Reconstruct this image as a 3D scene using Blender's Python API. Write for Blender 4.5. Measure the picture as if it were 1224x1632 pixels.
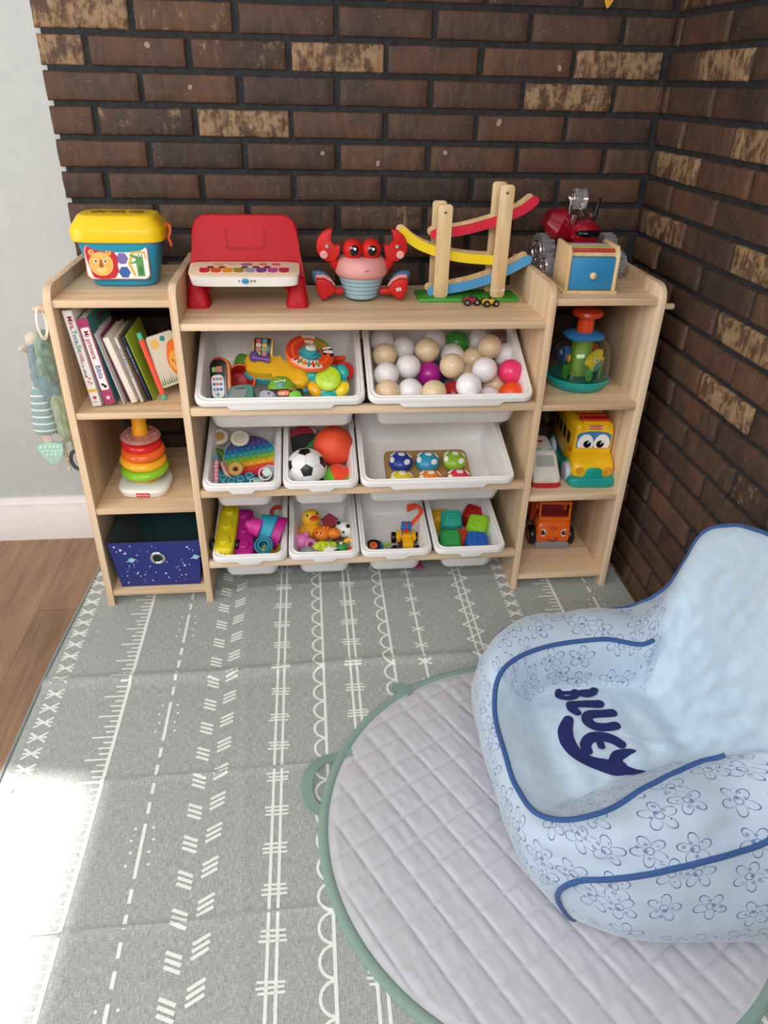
import bpy, bmesh, math, random
from math import pi, sin, cos, radians as rad, sqrt, atan2, hypot
from mathutils import Vector, Matrix, noise
from mathutils.bvhtree import BVHTree

scene = bpy.context.scene
for o in list(bpy.data.objects): bpy.data.objects.remove(o)
COL = scene.collection
random.seed(7)

# ------------------------------------------------------------------ camera
PITCH, YAW, ROLL, FPX = .5364, .1118, .0258, 1153.56
fw = Vector((sin(YAW)*cos(PITCH), cos(YAW)*cos(PITCH), -sin(PITCH)))
r0 = Vector((cos(YAW), -sin(YAW), 0)); u0 = r0.cross(fw)
rt = cos(ROLL)*r0 + sin(ROLL)*u0; up = -sin(ROLL)*r0 + cos(ROLL)*u0
cd = bpy.data.cameras.new('camera'); cam = bpy.data.objects.new('camera', cd); COL.objects.link(cam)
cam.matrix_world = Matrix(((rt.x, up.x, -fw.x, .5738), (rt.y, up.y, -fw.y, -1.6535), (rt.z, up.z, -fw.z, 1.2646), (0, 0, 0, 1)))
cd.sensor_fit = 'VERTICAL'; cd.sensor_height = 24; cd.lens = FPX/1632*24
cd.clip_start = .02; cd.clip_end = 100
scene.camera = cam

# ------------------------------------------------------------------ light
scene.view_settings.view_transform = 'Standard'; scene.view_settings.look = 'None'
scene.view_settings.gamma = 1; scene.view_settings.use_curve_mapping = False
scene.view_settings.exposure = 0.14
w = bpy.data.worlds.new('daylight'); scene.world = w; w.use_nodes = True
bg = w.node_tree.nodes['Background']; bg.inputs[0].default_value = (.86, .93, 1, 1); bg.inputs[1].default_value = .42

def light(kind, name, loc, direction, energy, color=(1, 1, 1), **kw):
    l = bpy.data.lights.new(name, kind); l.energy = energy; l.color = color
    for k, v in kw.items(): setattr(l, k, v)
    o = bpy.data.objects.new(name, l); COL.objects.link(o); o.location = loc
    o.rotation_euler = Vector(direction).to_track_quat('-Z', 'Y').to_euler()
    return o
light('SUN', 'sun', (-4, 0, 4), (1, -.2, -1.36), 15, (1, .96, .9), angle=rad(2.2))
light('AREA', 'window_daylight', (-1.24, -1.0, 1.35), (1, .05, -.15), 20, (.97, .98, 1), shape='RECTANGLE', size=1.4, size_y=1.5)
light('AREA', 'rear_fill', (.2, -2.5, 2.0), (0.05, 1, -.62), 36, (1, .98, .96), shape='RECTANGLE', size=1.7, size_y=.8)  # added fill lamp, high behind the camera; no door is built there

# ------------------------------------------------------------------ materials
def lin(c):
    if isinstance(c, str): c = [int(c[i:i+2], 16)/255 for i in (0, 2, 4)]
    return tuple((x/12.92 if x <= .04045 else ((x+.055)/1.055)**2.4) for x in c)+(1,)
class NT:
    def __init__(s, name):
        s.m = bpy.data.materials.new(name); s.m.use_nodes = True; s.t = s.m.node_tree
        s.b = s.t.nodes['Principled BSDF']
    def n(s, typ, **kw):
        nd = s.t.nodes.new(typ)
        for k, v in kw.items():
            if k.startswith('i_'):
                k = k[2:]; k = int(k) if k.isdigit() else k.replace('_', ' ')
                if isinstance(v, tuple) and len(v) == 2 and hasattr(v[0], 'outputs'): s.t.links.new(v[0].outputs[v[1]], nd.inputs[k])
                elif hasattr(v, 'outputs'): s.t.links.new(v.outputs[0], nd.inputs[k])
                else: nd.inputs[k].default_value = v
            else: setattr(nd, k, v)
        return nd
    def L(s, a, b, out=0): s.t.links.new(a.outputs[out], b)
    def math(s, op, a, b=0.0, c=None):
        nd = s.t.nodes.new('ShaderNodeMath'); nd.operation = op
        for i, v in enumerate((a, b, c)):
            if v is None: continue
            if isinstance(v, tuple): s.t.links.new(v[0].outputs[v[1]], nd.inputs[i])
            elif hasattr(v, 'outputs'): s.t.links.new(v.outputs[0], nd.inputs[i])
            else: nd.inputs[i].default_value = v
        return nd
    def ramp(s, fac, stops):
        r = s.t.nodes.new('ShaderNodeValToRGB'); e = r.color_ramp.elements
        while len(e) < len(stops): e.new(.5)
        for q, (p, c) in zip(e, stops): q.position = p; q.color = lin(c) if not isinstance(c, tuple) else c
        s.L(fac, r.inputs[0]); return r
    def coords(s, scale=(1, 1, 1), out='Object', rot=(0, 0, 0)):
        tc = s.t.nodes.new('ShaderNodeTexCoord'); mp = s.t.nodes.new('ShaderNodeMapping')
        mp.inputs['Scale'].default_value = scale; mp.inputs['Rotation'].default_value = rot
        s.t.links.new(tc.outputs[out], mp.inputs[0]); return mp
    def bump(s, h, strength=.3, dist=.002):
        b = s.n('ShaderNodeBump'); b.inputs['Strength'].default_value = strength; b.inputs['Distance'].default_value = dist
        s.L(h, b.inputs['Height']); s.L(b, s.b.inputs['Normal']); return b
MATS = {}
def plastic(name, col, rough=.35, **kw):
    if name in MATS: return MATS[name]
    t = NT(name); t.b.inputs['Base Color'].default_value = lin(col); t.b.inputs['Roughness'].default_value = rough
    for k, v in kw.items(): t.b.inputs[k].default_value = v
    MATS[name] = t.m; return t.m
def PM(col, rough=.35, **kw):                    # plain moulded plastic / paint of one colour
    return plastic('paint_%s_%d%s' % (col, rough*100, ''.join(k[0] for k in kw)), col, rough, **kw)
def rubber(col): return PM(col, .55)
def cloth(name, col, sc=900, rough=.9, strg=.25):
    if name in MATS: return MATS[name]
    t = NT(name); t.b.inputs['Roughness'].default_value = rough
    t.b.inputs['Sheen Weight'].default_value = .15
    n1 = t.n('ShaderNodeTexNoise', i_Scale=sc, i_Detail=2.0, i_Vector=t.coords())
    c = lin(col); r = t.ramp(n1, [(.3, tuple(x*.8 for x in c[:3])+(1,)), (.7, tuple(min(1, x*1.12) for x in c[:3])+(1,))])
    t.L(r, t.b.inputs['Base Color']); t.bump(n1, strg, .001); MATS[name] = t.m; return t.m
def pine(axis):
    t = NT('pine_'+axis)
    sc = {'x': (1.5, 38, 38), 'z': (38, 38, 1.5), 'y': (38, 1.5, 38)}[axis]
    mp = t.coords(sc)
    info = t.n('ShaderNodeObjectInfo')
    off = t.math('MULTIPLY', (info, 'Random'), 37.0)
    ad = t.n('ShaderNodeVectorMath', operation='ADD'); t.L(mp, ad.inputs[0]); t.L(off, ad.inputs[1])
    n1 = t.n('ShaderNodeTexNoise', i_Scale=1.0, i_Detail=4.0, i_Roughness=.6, i_Distortion=.5, i_Vector=ad)
    n2 = t.n('ShaderNodeTexNoise', i_Scale=.16, i_Detail=1.0, i_Vector=ad)
    mx = t.math('ADD', t.math('MULTIPLY', n1, .65), t.math('MULTIPLY', n2, .35))
    r = t.ramp(mx, [(.3, 'C09C78'), (.47, 'DCBD98'), (.62, 'ECD2B2'), (.8, 'F2DEC6')])
    t.L(r, t.b.inputs['Base Color']); t.b.inputs['Roughness'].default_value = .55
    t.bump(n1, .12, .001); return t.m
PINE = {a: pine(a) for a in 'xyz'}
def birch():
    t = NT('light_plywood'); n1 = t.n('ShaderNodeTexNoise', i_Scale=1.0, i_Detail=3.0, i_Vector=t.coords((60, 60, 8)))
    r = t.ramp(n1, [(.3, 'D2AE7C'), (.7, 'E8CDA0')]); t.L(r, t.b.inputs['Base Color']); t.b.inputs['Roughness'].default_value = .5
    return t.m
BIRCH = birch()

# ------------------------------------------------------------------ mesh builder
I4 = Matrix.Identity(4)
def TR(x=0, y=0, z=0, rx=0, ry=0, rz=0, s=1):
    m = Matrix.Translation((x, y, z)) @ Matrix.Rotation(rz, 4, 'Z') @ Matrix.Rotation(ry, 4, 'Y') @ Matrix.Rotation(rx, 4, 'X')
    if s != 1: m = m @ (Matrix.Diagonal((*s, 1)) if isinstance(s, tuple) else Matrix.Scale(s, 4))
    return m
class B:
    def __init__(s): s.bm = bmesh.new()
    def _f(s, vs, m):
        try: f = s.bm.faces.new(vs); f.material_index = m; return f
        except ValueError: return None
    def box(s, sx, sy, sz, M=I4, bev=.002, m=0, seg=2):
        vs = [s.bm.verts.new((x*sx/2, y*sy/2, z*sz/2)) for x in (-1, 1) for y in (-1, 1) for z in (-1, 1)]
        fs = [s._f([vs[i] for i in q], m) for q in ((0, 1, 3, 2), (4, 6, 7, 5), (0, 4, 5, 1), (2, 3, 7, 6), (0, 2, 6, 4), (1, 5, 7, 3))]
        allv = vs
        if bev > 0:
            es = list({e for f in fs for e in f.edges})
            r = bmesh.ops.bevel(s.bm, geom=es, offset=min(bev, .45*min(sx, sy, sz)), segments=seg, affect='EDGES', profile=.5)
            allv = list({v for f in r['faces'] for v in f.verts} | {v for f in fs if f.is_valid for v in f.verts})
            for f in r['faces']: f.material_index = m
        for v in allv: v.co = M @ v.co
        return s
    def loft(s, rings, n=40, M=I4, m=0, cap0=True, cap1=True):
        """rings: (z, a, b, p[, cx, cy]) superellipse sections"""
        R = []
        for q in rings:
            z, a, b, p = q[:4]; cx, cy = (q[4:6] if len(q) > 4 else (0, 0)); row = []
            for i in range(n):
                t = 2*pi*i/n+1e-4; c, d = cos(t), sin(t)
                row.append(s.bm.verts.new(M @ Vector((cx+a*math.copysign(abs(c)**(2/p), c), cy+b*math.copysign(abs(d)**(2/p), d), z))))
            R.append(row)
        for r1, r2 in zip(R, R[1:]):
            for i in range(n): s._f((r1[i], r1[(i+1) % n], r2[(i+1) % n], r2[i]), m)
        if cap0: s._f(R[0][::-1], m)
        if cap1: s._f(R[-1], m)
        return s
    def lathe(s, prof, n=32, M=I4, m=0, cap0=True, cap1=True):
        return s.loft([(z, max(r, 1e-5), max(r, 1e-5), 2) for r, z in prof], n, M, m, cap0, cap1)
    def ball(s, r, M=I4, m=0, seg=24, fz=1):
        k = seg//2; prof = [(r*sin(pi*i/k), -r*cos(pi*i/k)*fz) for i in range(k+1)]
        return s.lathe(prof, seg, M, m)
    def cyl(s, r, h, M=I4, m=0, n=28, bev=.0015, r2=None):
        r2 = r if r2 is None else r2; bev = min(bev, r*.4, h*.4)
        return s.lathe([(r-bev, -h/2), (r-bev*.3, -h/2+bev*.3), (r, -h/2+bev), (r2, h/2-bev), (r2-bev*.3, h/2-bev*.3), (r2-bev, h/2)], n, M, m)
    def torus(s, R, r, M=I4, m=0, n=36, k=12, sq=1, arc=1.0):
        pts = [(R*cos(2*pi*arc*i/n), R*sin(2*pi*arc*i/n), 0) for i in range(n+(arc < 1))]
        return s.tube(pts, r, M, m, k, closed=(arc == 1), flat=sq)
    def tube(s, pts, r, M=I4, m=0, k=10, closed=False, flat=1, upv=(0, 0, 1)):
        pts = [Vector(p) for p in pts]; n = len(pts); rows = []; U = Vector(upv)
        for i, p in enumerate(pts):
            a = pts[(i-1) % n] if (closed or i > 0) else p; b = pts[(i+1) % n] if (closed or i < n-1) else p
            t = (b-a).normalized(); x = t.cross(U)
            if x.length < 1e-3: x = t.cross(Vector((1, .01, 0)))
            x.normalize(); y = x.cross(t); y.normalize()
            rr = r[i] if isinstance(r, (list, tuple)) else r
            rows.append([s.bm.verts.new(M @ (p+x*rr*cos(2*pi*j/k)+y*rr*flat*sin(2*pi*j/k))) for j in range(k)])
        for i in range(n if closed else n-1):
            r1, r2 = rows[i], rows[(i+1) % n]
            for j in range(k): s._f((r1[j], r1[(j+1) % k], r2[(j+1) % k], r2[j]), m)
        if not closed: s._f(rows[0][::-1], m); s._f(rows[-1], m)
        return s
    def prism(s, pts, d, M=I4, m=0, bev=0, seg=2, mside=None):
        """outline in local XY extruded along Z, centred"""
        lo = [s.bm.verts.new((x, y, -d/2)) for x, y in pts]; hi = [s.bm.verts.new((x, y, d/2)) for x, y in pts]
        f0 = s._f(lo[::-1], m); f1 = s._f(hi, m); n = len(pts); fs = [f0, f1]
        for i in range(n): fs.append(s._f((lo[i], lo[(i+1) % n], hi[(i+1) % n], hi[i]), m if mside is None else mside))
        allv = lo+hi
        if bev > 0:
            es = [e for e in set(f0.edges) | set(f1.edges)]
            r = bmesh.ops.bevel(s.bm, geom=es, offset=bev, segments=seg, affect='EDGES', profile=.5)
            allv = list({v for f in r['faces'] for v in f.verts} | {v for f in fs if f.is_valid for v in f.verts})
            for f in r['faces']: f.material_index = m
        for v in allv: v.co = M @ v.co
        return s
    def strip(s, pts, wd, M=I4, m=0):            # flat ribbon, pts=(x,y), rounded ends
        out = ribbon(pts, wd); vs = [s.bm.verts.new(M @ Vector((x, y, 0))) for x, y in out]; s._f(vs, m); return s
    def obj(s, name, mats, parent=None, smooth=40, M=None):
        me = bpy.data.meshes.new(name); bmesh.ops.recalc_face_normals(s.bm, faces=s.bm.faces)
        s.bm.to_mesh(me); s.bm.free()
        for q in (mats if isinstance(mats, (list, tuple)) else [mats]): me.materials.append(q)
        me.shade_smooth()
        if smooth < 180: me.set_sharp_from_angle(angle=rad(smooth))
        o = bpy.data.objects.new(name, me); COL.objects.link(o)
        if parent: o.parent = parent
        if M is not None: o.matrix_local = M
        return o
def ribbon(pts, wd, caps=5):
    L, R = [], []; n = len(pts); out = []
    def nrm(i):
        a = pts[max(0, i-1)]; b = pts[min(n-1, i+1)]; dx, dy = b[0]-a[0], b[1]-a[1]; l = hypot(dx, dy) or 1
        return -dy/l, dx/l
    for i, p in enumerate(pts):
        h = (wd[i] if isinstance(wd, (list, tuple)) else wd)/2; nx, ny = nrm(i)
        L.append((p[0]+nx*h, p[1]+ny*h)); R.append((p[0]-nx*h, p[1]-ny*h))
    def cap(p, nx, ny, h, sgn):
        a0 = atan2(ny, nx); return [(p[0]+h*cos(a0+sgn*pi*k/caps), p[1]+h*sin(a0+sgn*pi*k/caps)) for k in range(1, caps)]
    h0 = (wd[0] if isinstance(wd, (list, tuple)) else wd)/2; h1 = (wd[-1] if isinstance(wd, (list, tuple)) else wd)/2
    nx, ny = nrm(n-1); out = L+cap(pts[-1], nx, ny, h1, -1)+R[::-1]; nx, ny = nrm(0); out += cap(pts[0], -nx, -ny, h0, -1)
    return out
def circ(r, n=24, cx=0, cy=0, ry=None, a0=0): return [(cx+r*cos(a0+2*pi*i/n), cy+(ry or r)*sin(a0+2*pi*i/n)) for i in range(n)]
def rrect(w_, h_, r, n=5, cx=0, cy=0):
    o = []
    for sx, sy, a in ((1, 1, 0), (-1, 1, 90), (-1, -1, 180), (1, -1, 270)):
        for i in range(n+1):
            t = rad(a+90*i/n); o.append((cx+sx*(w_/2-r)+r*cos(t), cy+sy*(h_/2-r)+r*sin(t)))
    return o
def star(R, r, n=5, a0=pi/2): return [((R if i % 2 == 0 else r)*cos(a0+pi*i/n), (R if i % 2 == 0 else r)*sin(a0+pi*i/n)) for i in range(2*n)]
def cr(pts, k=6, closed=False):                  # Catmull-Rom resample
    n = len(pts); out = []
    g = (lambda i: pts[i % n]) if closed else (lambda i: pts[min(max(i, 0), n-1)])
    for i in range(n if closed else n-1):
        p = [g(i-1), g(i), g(i+1), g(i+2)]
        for j in range(k):
            t = j/k; out.append(tuple(.5*(2*b+(c-a)*t+(2*a-5*b+4*c-d)*t*t+(3*b-a-3*c+d)*t**3) for a, b, c, d in zip(*p)))
    if not closed: out.append(tuple(pts[-1]))
    return out
FR = Matrix.Rotation(pi/2, 4, 'X')               # local XY plane -> XZ plane seen from the front (-Y)
def front(x, y, z, rx=0, rz=0, ry=0): return TR(x, y, z, rx, ry, rz) @ FR
def tag(o, label, cat, group=None, kind=None):
    if label: o['label'] = label
    if cat: o['category'] = cat
    if group: o['group'] = group
    if kind: o['kind'] = kind
    return o
def thing(name, label, cat, M=I4, group=None):
    o = bpy.data.objects.new(name, None); COL.objects.link(o); o.matrix_world = M; o.empty_display_size = .02
    return tag(o, label, cat, group)
def struct(o): o['kind'] = 'structure'; return o
def writing(name, s, size, mat, M, parent=None, ext=.0004, align='CENTER', sx=1):
    c = bpy.data.curves.new(name, 'FONT'); c.body = s; c.size = size; c.extrude = ext; c.align_x = align; c.align_y = 'CENTER'; c.resolution_u = 3; c.offset = size*.012
    o = bpy.data.objects.new('tmp', c); COL.objects.link(o); bpy.context.view_layer.update()
    me = bpy.data.meshes.new_from_object(o.evaluated_get(bpy.context.evaluated_depsgraph_get()))
    bpy.data.objects.remove(o); me.name = name; me.materials.clear(); me.materials.append(mat)
    if sx != 1: me.transform(Matrix.Diagonal((sx, 1, 1, 1)))
    r = bpy.data.objects.new(name, me); COL.objects.link(r)
    if parent: r.parent = parent
    r.matrix_local = M; return r
def print_marks(name, n, h, mat, M, parent, seed=1):
    """a line of tiny unreadable print: short upright dashes of uneven height"""
    r = random.Random(seed); b = B(); x = 0
    for k in range(n):
        w_ = h*r.uniform(.25, .5); hh = h*r.choice((.6, .6, .75, 1)); b.prism([(x, 0), (x+w_, 0), (x+w_*r.uniform(.6, 1), hh), (x+w_*.15, hh)], .0003, M @ TR(0, -h*.3, 0)); x += w_+h*.22+(h*.5 if r.random() < .18 else 0)
    return b.obj(name, mat, parent)
WHITE, BLACK = PM('F4F2EE', .4), PM('121214', .35)

# ------------------------------------------------------------------ room
YW, XW, FZ = .380, 1.4865, -.005                 # brick faces, floor level (the rug's top is z = 0)
def brick_mat():
    t = NT('dark_brick'); at = t.n('ShaderNodeAttribute', attribute_name='tone'); sp = t.n('ShaderNodeSeparateColor'); t.L(at, sp.inputs[0], 0)
    base = t.ramp((sp), [(0, '463A34'), (.35, '554338'), (.7, '674F3E'), (1, '7A5F48')])
    t.t.links.new(sp.outputs['Red'], base.inputs[0])
    co = t.coords(); n1 = t.n('ShaderNodeTexNoise', i_Scale=28.0, i_Detail=6.0, i_Roughness=.7, i_Vector=co)
    n2 = t.n('ShaderNodeTexNoise', i_Scale=75.0, i_Detail=5.0, i_Roughness=.7, i_Vector=t.coords((1, 1, .35)))
    n3 = t.n('ShaderNodeTexNoise', i_Scale=9.0, i_Detail=3.0, i_Vector=co)
    v = t.ramp(n2, [(.32, '191310'), (.5, '9A9086'), (.68, 'FFF6E8')])
    mx = t.n('ShaderNodeMix', data_type='RGBA', blend_type='MULTIPLY'); mx.inputs[0].default_value = .55
    t.t.links.new(base.outputs[0], mx.inputs[6]); t.t.links.new(v.outputs[0], mx.inputs[7])
    br = t.n('ShaderNodeMix', data_type='RGBA', blend_type='MIX')       # orange-brown blotches
    f3 = t.math('MULTIPLY', t.ramp(n3, [(.45, '000000'), (.7, 'FFFFFF')]), .55); t.L(f3, br.inputs[0]); t.t.links.new(mx.outputs[2], br.inputs[6]); br.inputs[7].default_value = lin('684430')
    thr = t.math('SUBTRACT', 1.02, t.math('MULTIPLY', (sp, 'Green'), .56))       # tan lime-washed flakes
    f = t.math('MULTIPLY', t.math('GREATER_THAN', t.math('ADD', t.math('MULTIPLY', n1, .55), t.math('MULTIPLY', n2, .45)), thr), .8)
    fs = t.math('MINIMUM', t.math('MAXIMUM', t.math('MULTIPLY', t.math('SUBTRACT', t.math('ADD', t.math('MULTIPLY', n1, .55), t.math('MULTIPLY', n2, .45)), thr), 7.0), 0.0), .62)
    tn = t.n('ShaderNodeMix', data_type='RGBA', blend_type='MIX'); t.L(fs, tn.inputs[0]); t.t.links.new(br.outputs[2], tn.inputs[6]); tn.inputs[7].default_value = lin('B0906A')
    vo = t.n('ShaderNodeTexVoronoi', i_Scale=70.0, i_Vector=co); sk = t.math('LESS_THAN', (vo, 'Distance'), .07)
    gr = t.n('ShaderNodeMix', data_type='RGBA', blend_type='MIX'); t.L(sk, gr.inputs[0]); t.t.links.new(tn.outputs[2], gr.inputs[6]); gr.inputs[7].default_value = lin('A8988A')
    t.t.links.new(gr.outputs[2], t.b.inputs['Base Color']); t.b.inputs['Roughness'].default_value = .62; t.b.inputs['Specular IOR Level'].default_value = .35
    t.bump(n2, .55, .003); return t.m
BRICK = brick_mat(); MORTAR = NT('black_mortar')
_n = MORTAR.n('ShaderNodeTexNoise', i_Scale=120.0, i_Detail=4.0); MORTAR.L(MORTAR.ramp(_n, [(.3, '141517'), (.7, '2A2D30')]), MORTAR.b.inputs['Base Color']); MORTAR.b.inputs['Roughness'].default_value = .8
MORTAR.bump(_n, .5, .002); MORTAR = MORTAR.m
def smp(col, col2, sc, rough):
    t = NT('wall_paint_'+col); n1 = t.n('ShaderNodeTexNoise', i_Scale=sc, i_Detail=3.0, i_Vector=t.coords())
    t.L(t.ramp(n1, [(.3, col), (.7, col2)]), t.b.inputs['Base Color']); t.b.inputs['Roughness'].default_value = rough; t.bump(n1, .05, .001); return t.m
PAINT = smp('BBBFBD', 'C1C5C2', 40, .7); CEIL = smp('F0F0EC', 'F4F4F0', 30, .8); TRIM = smp('E9E2DE', 'EFE9E6', 30, .4)
STONE = PM('9A8676', .7)
PZ, Z0, PX = .0716, 1.3471, .232
def brick_wall(name, s0, s1, pos, off, tans, plane):
    """pos(s, z, d) -> world; off(row) -> phase of the upright joints"""
    bm = bmesh.new(); tl = []
    rnd = random.Random(len(name)*7+3)
    for row in range(-19, 15):
        zb = Z0+row*PZ; zt = zb+PZ; zb = max(zb, FZ); lo = zb+.0055; hi = min(zt-.0055, 2.395)
        if hi-lo < .01: continue
        s = off(row) % PX-PX*2+math.floor(s0/PX)*PX
        while s < s1:
            a = max(s+.006+rnd.uniform(-.002, .002), s0); b = min(s+PX-.006+rnd.uniform(-.002, .002), s1); s += PX
            if b-a < .02: continue
            tone = min(1, max(0, rnd.gauss(.45, .27))); tan = rnd.random()*.55 if rnd.random() < .3 else 0
            if rnd.random() < .09: tan = .85
            for ts, tz in tans:
                if a < ts < b and lo < tz < hi: tan = 1.05; tone = .8
            d = rnd.uniform(-.0015, .0015); nx = 8; nz = 3; e = .0045
            us = [a, a+e*.4, a+e]+[a+e+(b-a-2*e)*i/nx for i in range(1, nx)]+[b-e, b-e*.4, b]
            ws = [lo, lo+e*.4, lo+e]+[lo+e+(hi-lo-2*e)*i/nz for i in range(1, nz)]+[hi-e, hi-e*.4, hi]
            seed = rnd.uniform(0, 99); grid = []
            for i, u in enumerate(us):
                col = []
                for j, q in enumerate(ws):
                    ei = min(i, len(us)-1-i); ej = min(j, len(ws)-1-j); dep = {0: -.012, 1: -.0018}.get(min(ei, ej), 0)
                    wob = noise.noise(Vector((u*40, q*40, seed)))*.0014; wu = noise.noise(Vector((u*25, q*60, seed+5)))*.0016
                    col.append(bm.verts.new(pos(u+(wu if ei < 2 else 0), q+(wu if ej < 2 else 0), d+dep+(wob if min(ei, ej) else 0))))
                grid.append(col)
            for i in range(len(us)-1):
                for j in range(len(ws)-1):
                    f = bm.faces.new((grid[i][j], grid[i+1][j], grid[i+1][j+1], grid[i][j+1])); tl.append((tone, min(1, tan)))
    for cs_, cz_ in (((.449, 1.162), (1.068, 1.182), (1.207, 1.302), (.623, 1.106), (.763, 1.085), (.935, 1.112), (.224, 1.325), (.312, 1.243)) if plane else ()):
        k = rnd.uniform(.6, 1.1); vs = [bm.verts.new(pos(cs_+.0075*k*cos(a+cs_*9)*(1+.3*sin(2*a)), cz_+.009*k*sin(a+cs_*9), .0030)) for a in [2*pi*i/9 for i in range(9)]]; f = bm.faces.new(vs); f.material_index = 2; tl.append((0, 0))
    q = [bm.verts.new(pos(a, b, -.0085)) for a, b in ((s0+plane, FZ), (s1+.02, FZ), (s1+.02, 2.4), (s0+plane, 2.4))]
    f = bm.faces.new(q); f.material_index = 1; tl.append((0, 0))
    k = [bm.verts.new(pos(a, b, -.10)) for a, b in ((s0+plane, FZ), (s1+.02, FZ), (s1+.02, 2.4), (s0+plane, 2.4))]
    for i in range(4): g = bm.faces.new((q[i], q[(i+1) % 4], k[(i+1) % 4], k[i])); g.material_index = 1; tl.append((0, 0))
    me = bpy.data.meshes.new(name); bmesh.ops.recalc_face_normals(bm, faces=bm.faces[:]); bm.to_mesh(me); bm.free()
    me.materials.append(BRICK); me.materials.append(MORTAR); me.materials.append(STONE)
    at = me.attributes.new('tone', 'FLOAT_COLOR', 'CORNER'); buf = []
    for p in me.polygons:
        a, b = tl[p.index]; buf += [a, b, 0, 1]*p.loop_total
    at.data.foreach_set('color', buf); me.shade_smooth(); me.set_sharp_from_angle(angle=rad(55))
    o = bpy.data.objects.new(name, me); COL.objects.link(o); return struct(o)
brick_wall('wall_back', -.023, XW, lambda s, z, d: (s, YW-d, z), lambda r: .0834 if r % 2 else .1969,
           [(.049, 1.393), (.026, 1.312), (.658, 1.309), (1.353, 1.307), (.44, 1.167), (1.213, 1.247)], .012)
brick_wall('wall_right', -YW-.006, 2.2, lambda s, z, d: (XW-d, -s, z), lambda r: (-.122) if r % 2 == 0 else (-.232),
           [(-.122, 1.31), (.085, 1.171), (-.259, 1.103), (-.252, .96), (.187, .933), (.201, .81), (.215, .68)], 0)
def pl(name, x0, x1, y0, y1, z0, z1, mat, bev=0):
    return struct(B().box(x1-x0, y1-y0, z1-z0, TR((x0+x1)/2, (y0+y1)/2, (z0+z1)/2), bev).obj(name, mat))
pl('wall_back_painted', -1.4, -.012, .3915, .48, FZ, 2.4, PAINT)
def floor_mat():
    t = NT('brown_laminate'); co = t.coords((1, 1, 1), rot=(0, 0, pi/2))
    bt = t.n('ShaderNodeTexBrick', i_Scale=1.0, i_Vector=co, offset=.37); bt.inputs['Brick Width'].default_value = 1.25; bt.inputs['Row Height'].default_value = .19
    bt.inputs['Mortar Size'].default_value = .0012; bt.inputs['Color1'].default_value = (.2, .2, .2, 1); bt.inputs['Color2'].default_value = (.8, .8, .8, 1); bt.inputs['Mortar'].default_value = (0, 0, 0, 1)
    n1 = t.n('ShaderNodeTexNoise', i_Scale=1.0, i_Detail=5.0, i_Roughness=.6, i_Distortion=1.0, i_Vector=t.coords((42, 3, 1)))
    n2 = t.n('ShaderNodeTexNoise', i_Scale=6.0, i_Detail=2.0, i_Vector=t.coords((2, .5, 1)))
    s = t.math('ADD', t.math('MULTIPLY', n1, .5), t.math('ADD', t.math('MULTIPLY', (bt, 'Color'), .15), t.math('MULTIPLY', n2, .4)))
    r = t.ramp(s, [(.3, '6A4C38'), (.5, '8E6C52'), (.72, 'A98868')]); mu = t.n('ShaderNodeMix', data_type='RGBA', blend_type='MULTIPLY')
    t.t.links.new(t.math('MULTIPLY', (bt, 'Fac'), .45).outputs[0], mu.inputs[0]); t.t.links.new(r.outputs[0], mu.inputs[6]); mu.inputs[7].default_value = (.1, .07, .05, 1)
    t.t.links.new(mu.outputs[2], t.b.inputs['Base Color']); t.b.inputs['Roughness'].default_value = .45; t.bump(n1, .08, .001); return t.m
pl('floor', -1.4, XW+.1, -3.2, .48, FZ-.05, FZ, floor_mat())
pl('ceiling', -1.4, XW+.1, -3.2, .48, 2.4, 2.45, CEIL)
for i, (a, b, c, d) in enumerate(((-.27, .48, FZ, 2.4), (-3.2, -1.85, FZ, 2.4), (-1.85, -.27, FZ, .4), (-1.85, -.27, 2.05, 2.4))):
    if i == 0: wl = B()
    wl.box(.1, b-a, d-c, TR(-1.35, (a+b)/2, (c+d)/2), 0)
struct(wl.obj('wall_left', PAINT))
wf = B()
for y0, y1, z0, z1 in ((-1.85, -.27, .4, .43), (-1.85, -.27, 2.02, 2.05), (-1.85, -1.81, .4, 2.05), (-.31, -.27, .4, 2.05)):
    wf.box(.08, y1-y0, z1-z0, TR(-1.36, (y0+y1)/2, (z0+z1)/2), .003)
struct(wf.obj('window_1', TRIM))
bb = B().prism([(0, FZ), (0, .108), (-.003, .112), (-.003, .122), (-.010, .130), (-.018, .133), (-.018, .137), (-.026, .137), (-.026, FZ)][::-1], 1.39, TR(-.705, .3655, 0) @ Matrix(((0, 0, 1, 0), (-1, 0, 0, 0), (0, 1, 0, 0), (0, 0, 0, 1))))
struct(bb.obj('baseboard_back', TRIM))
yo = B().prism(cr([(0, -.03), (.012, -.012), (.02, .012), (.012, .03), (0, .036), (-.013, .03), (-.018, .012), (-.010, -.012)], 4, True), .004, front(1.302, .368, 1.455), bev=.001).obj('wall_ornament', PM('E9B23A', .5))
tag(yo, 'yellow paper leaf ornament on the brick wall at the top edge', 'ornament')

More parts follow.
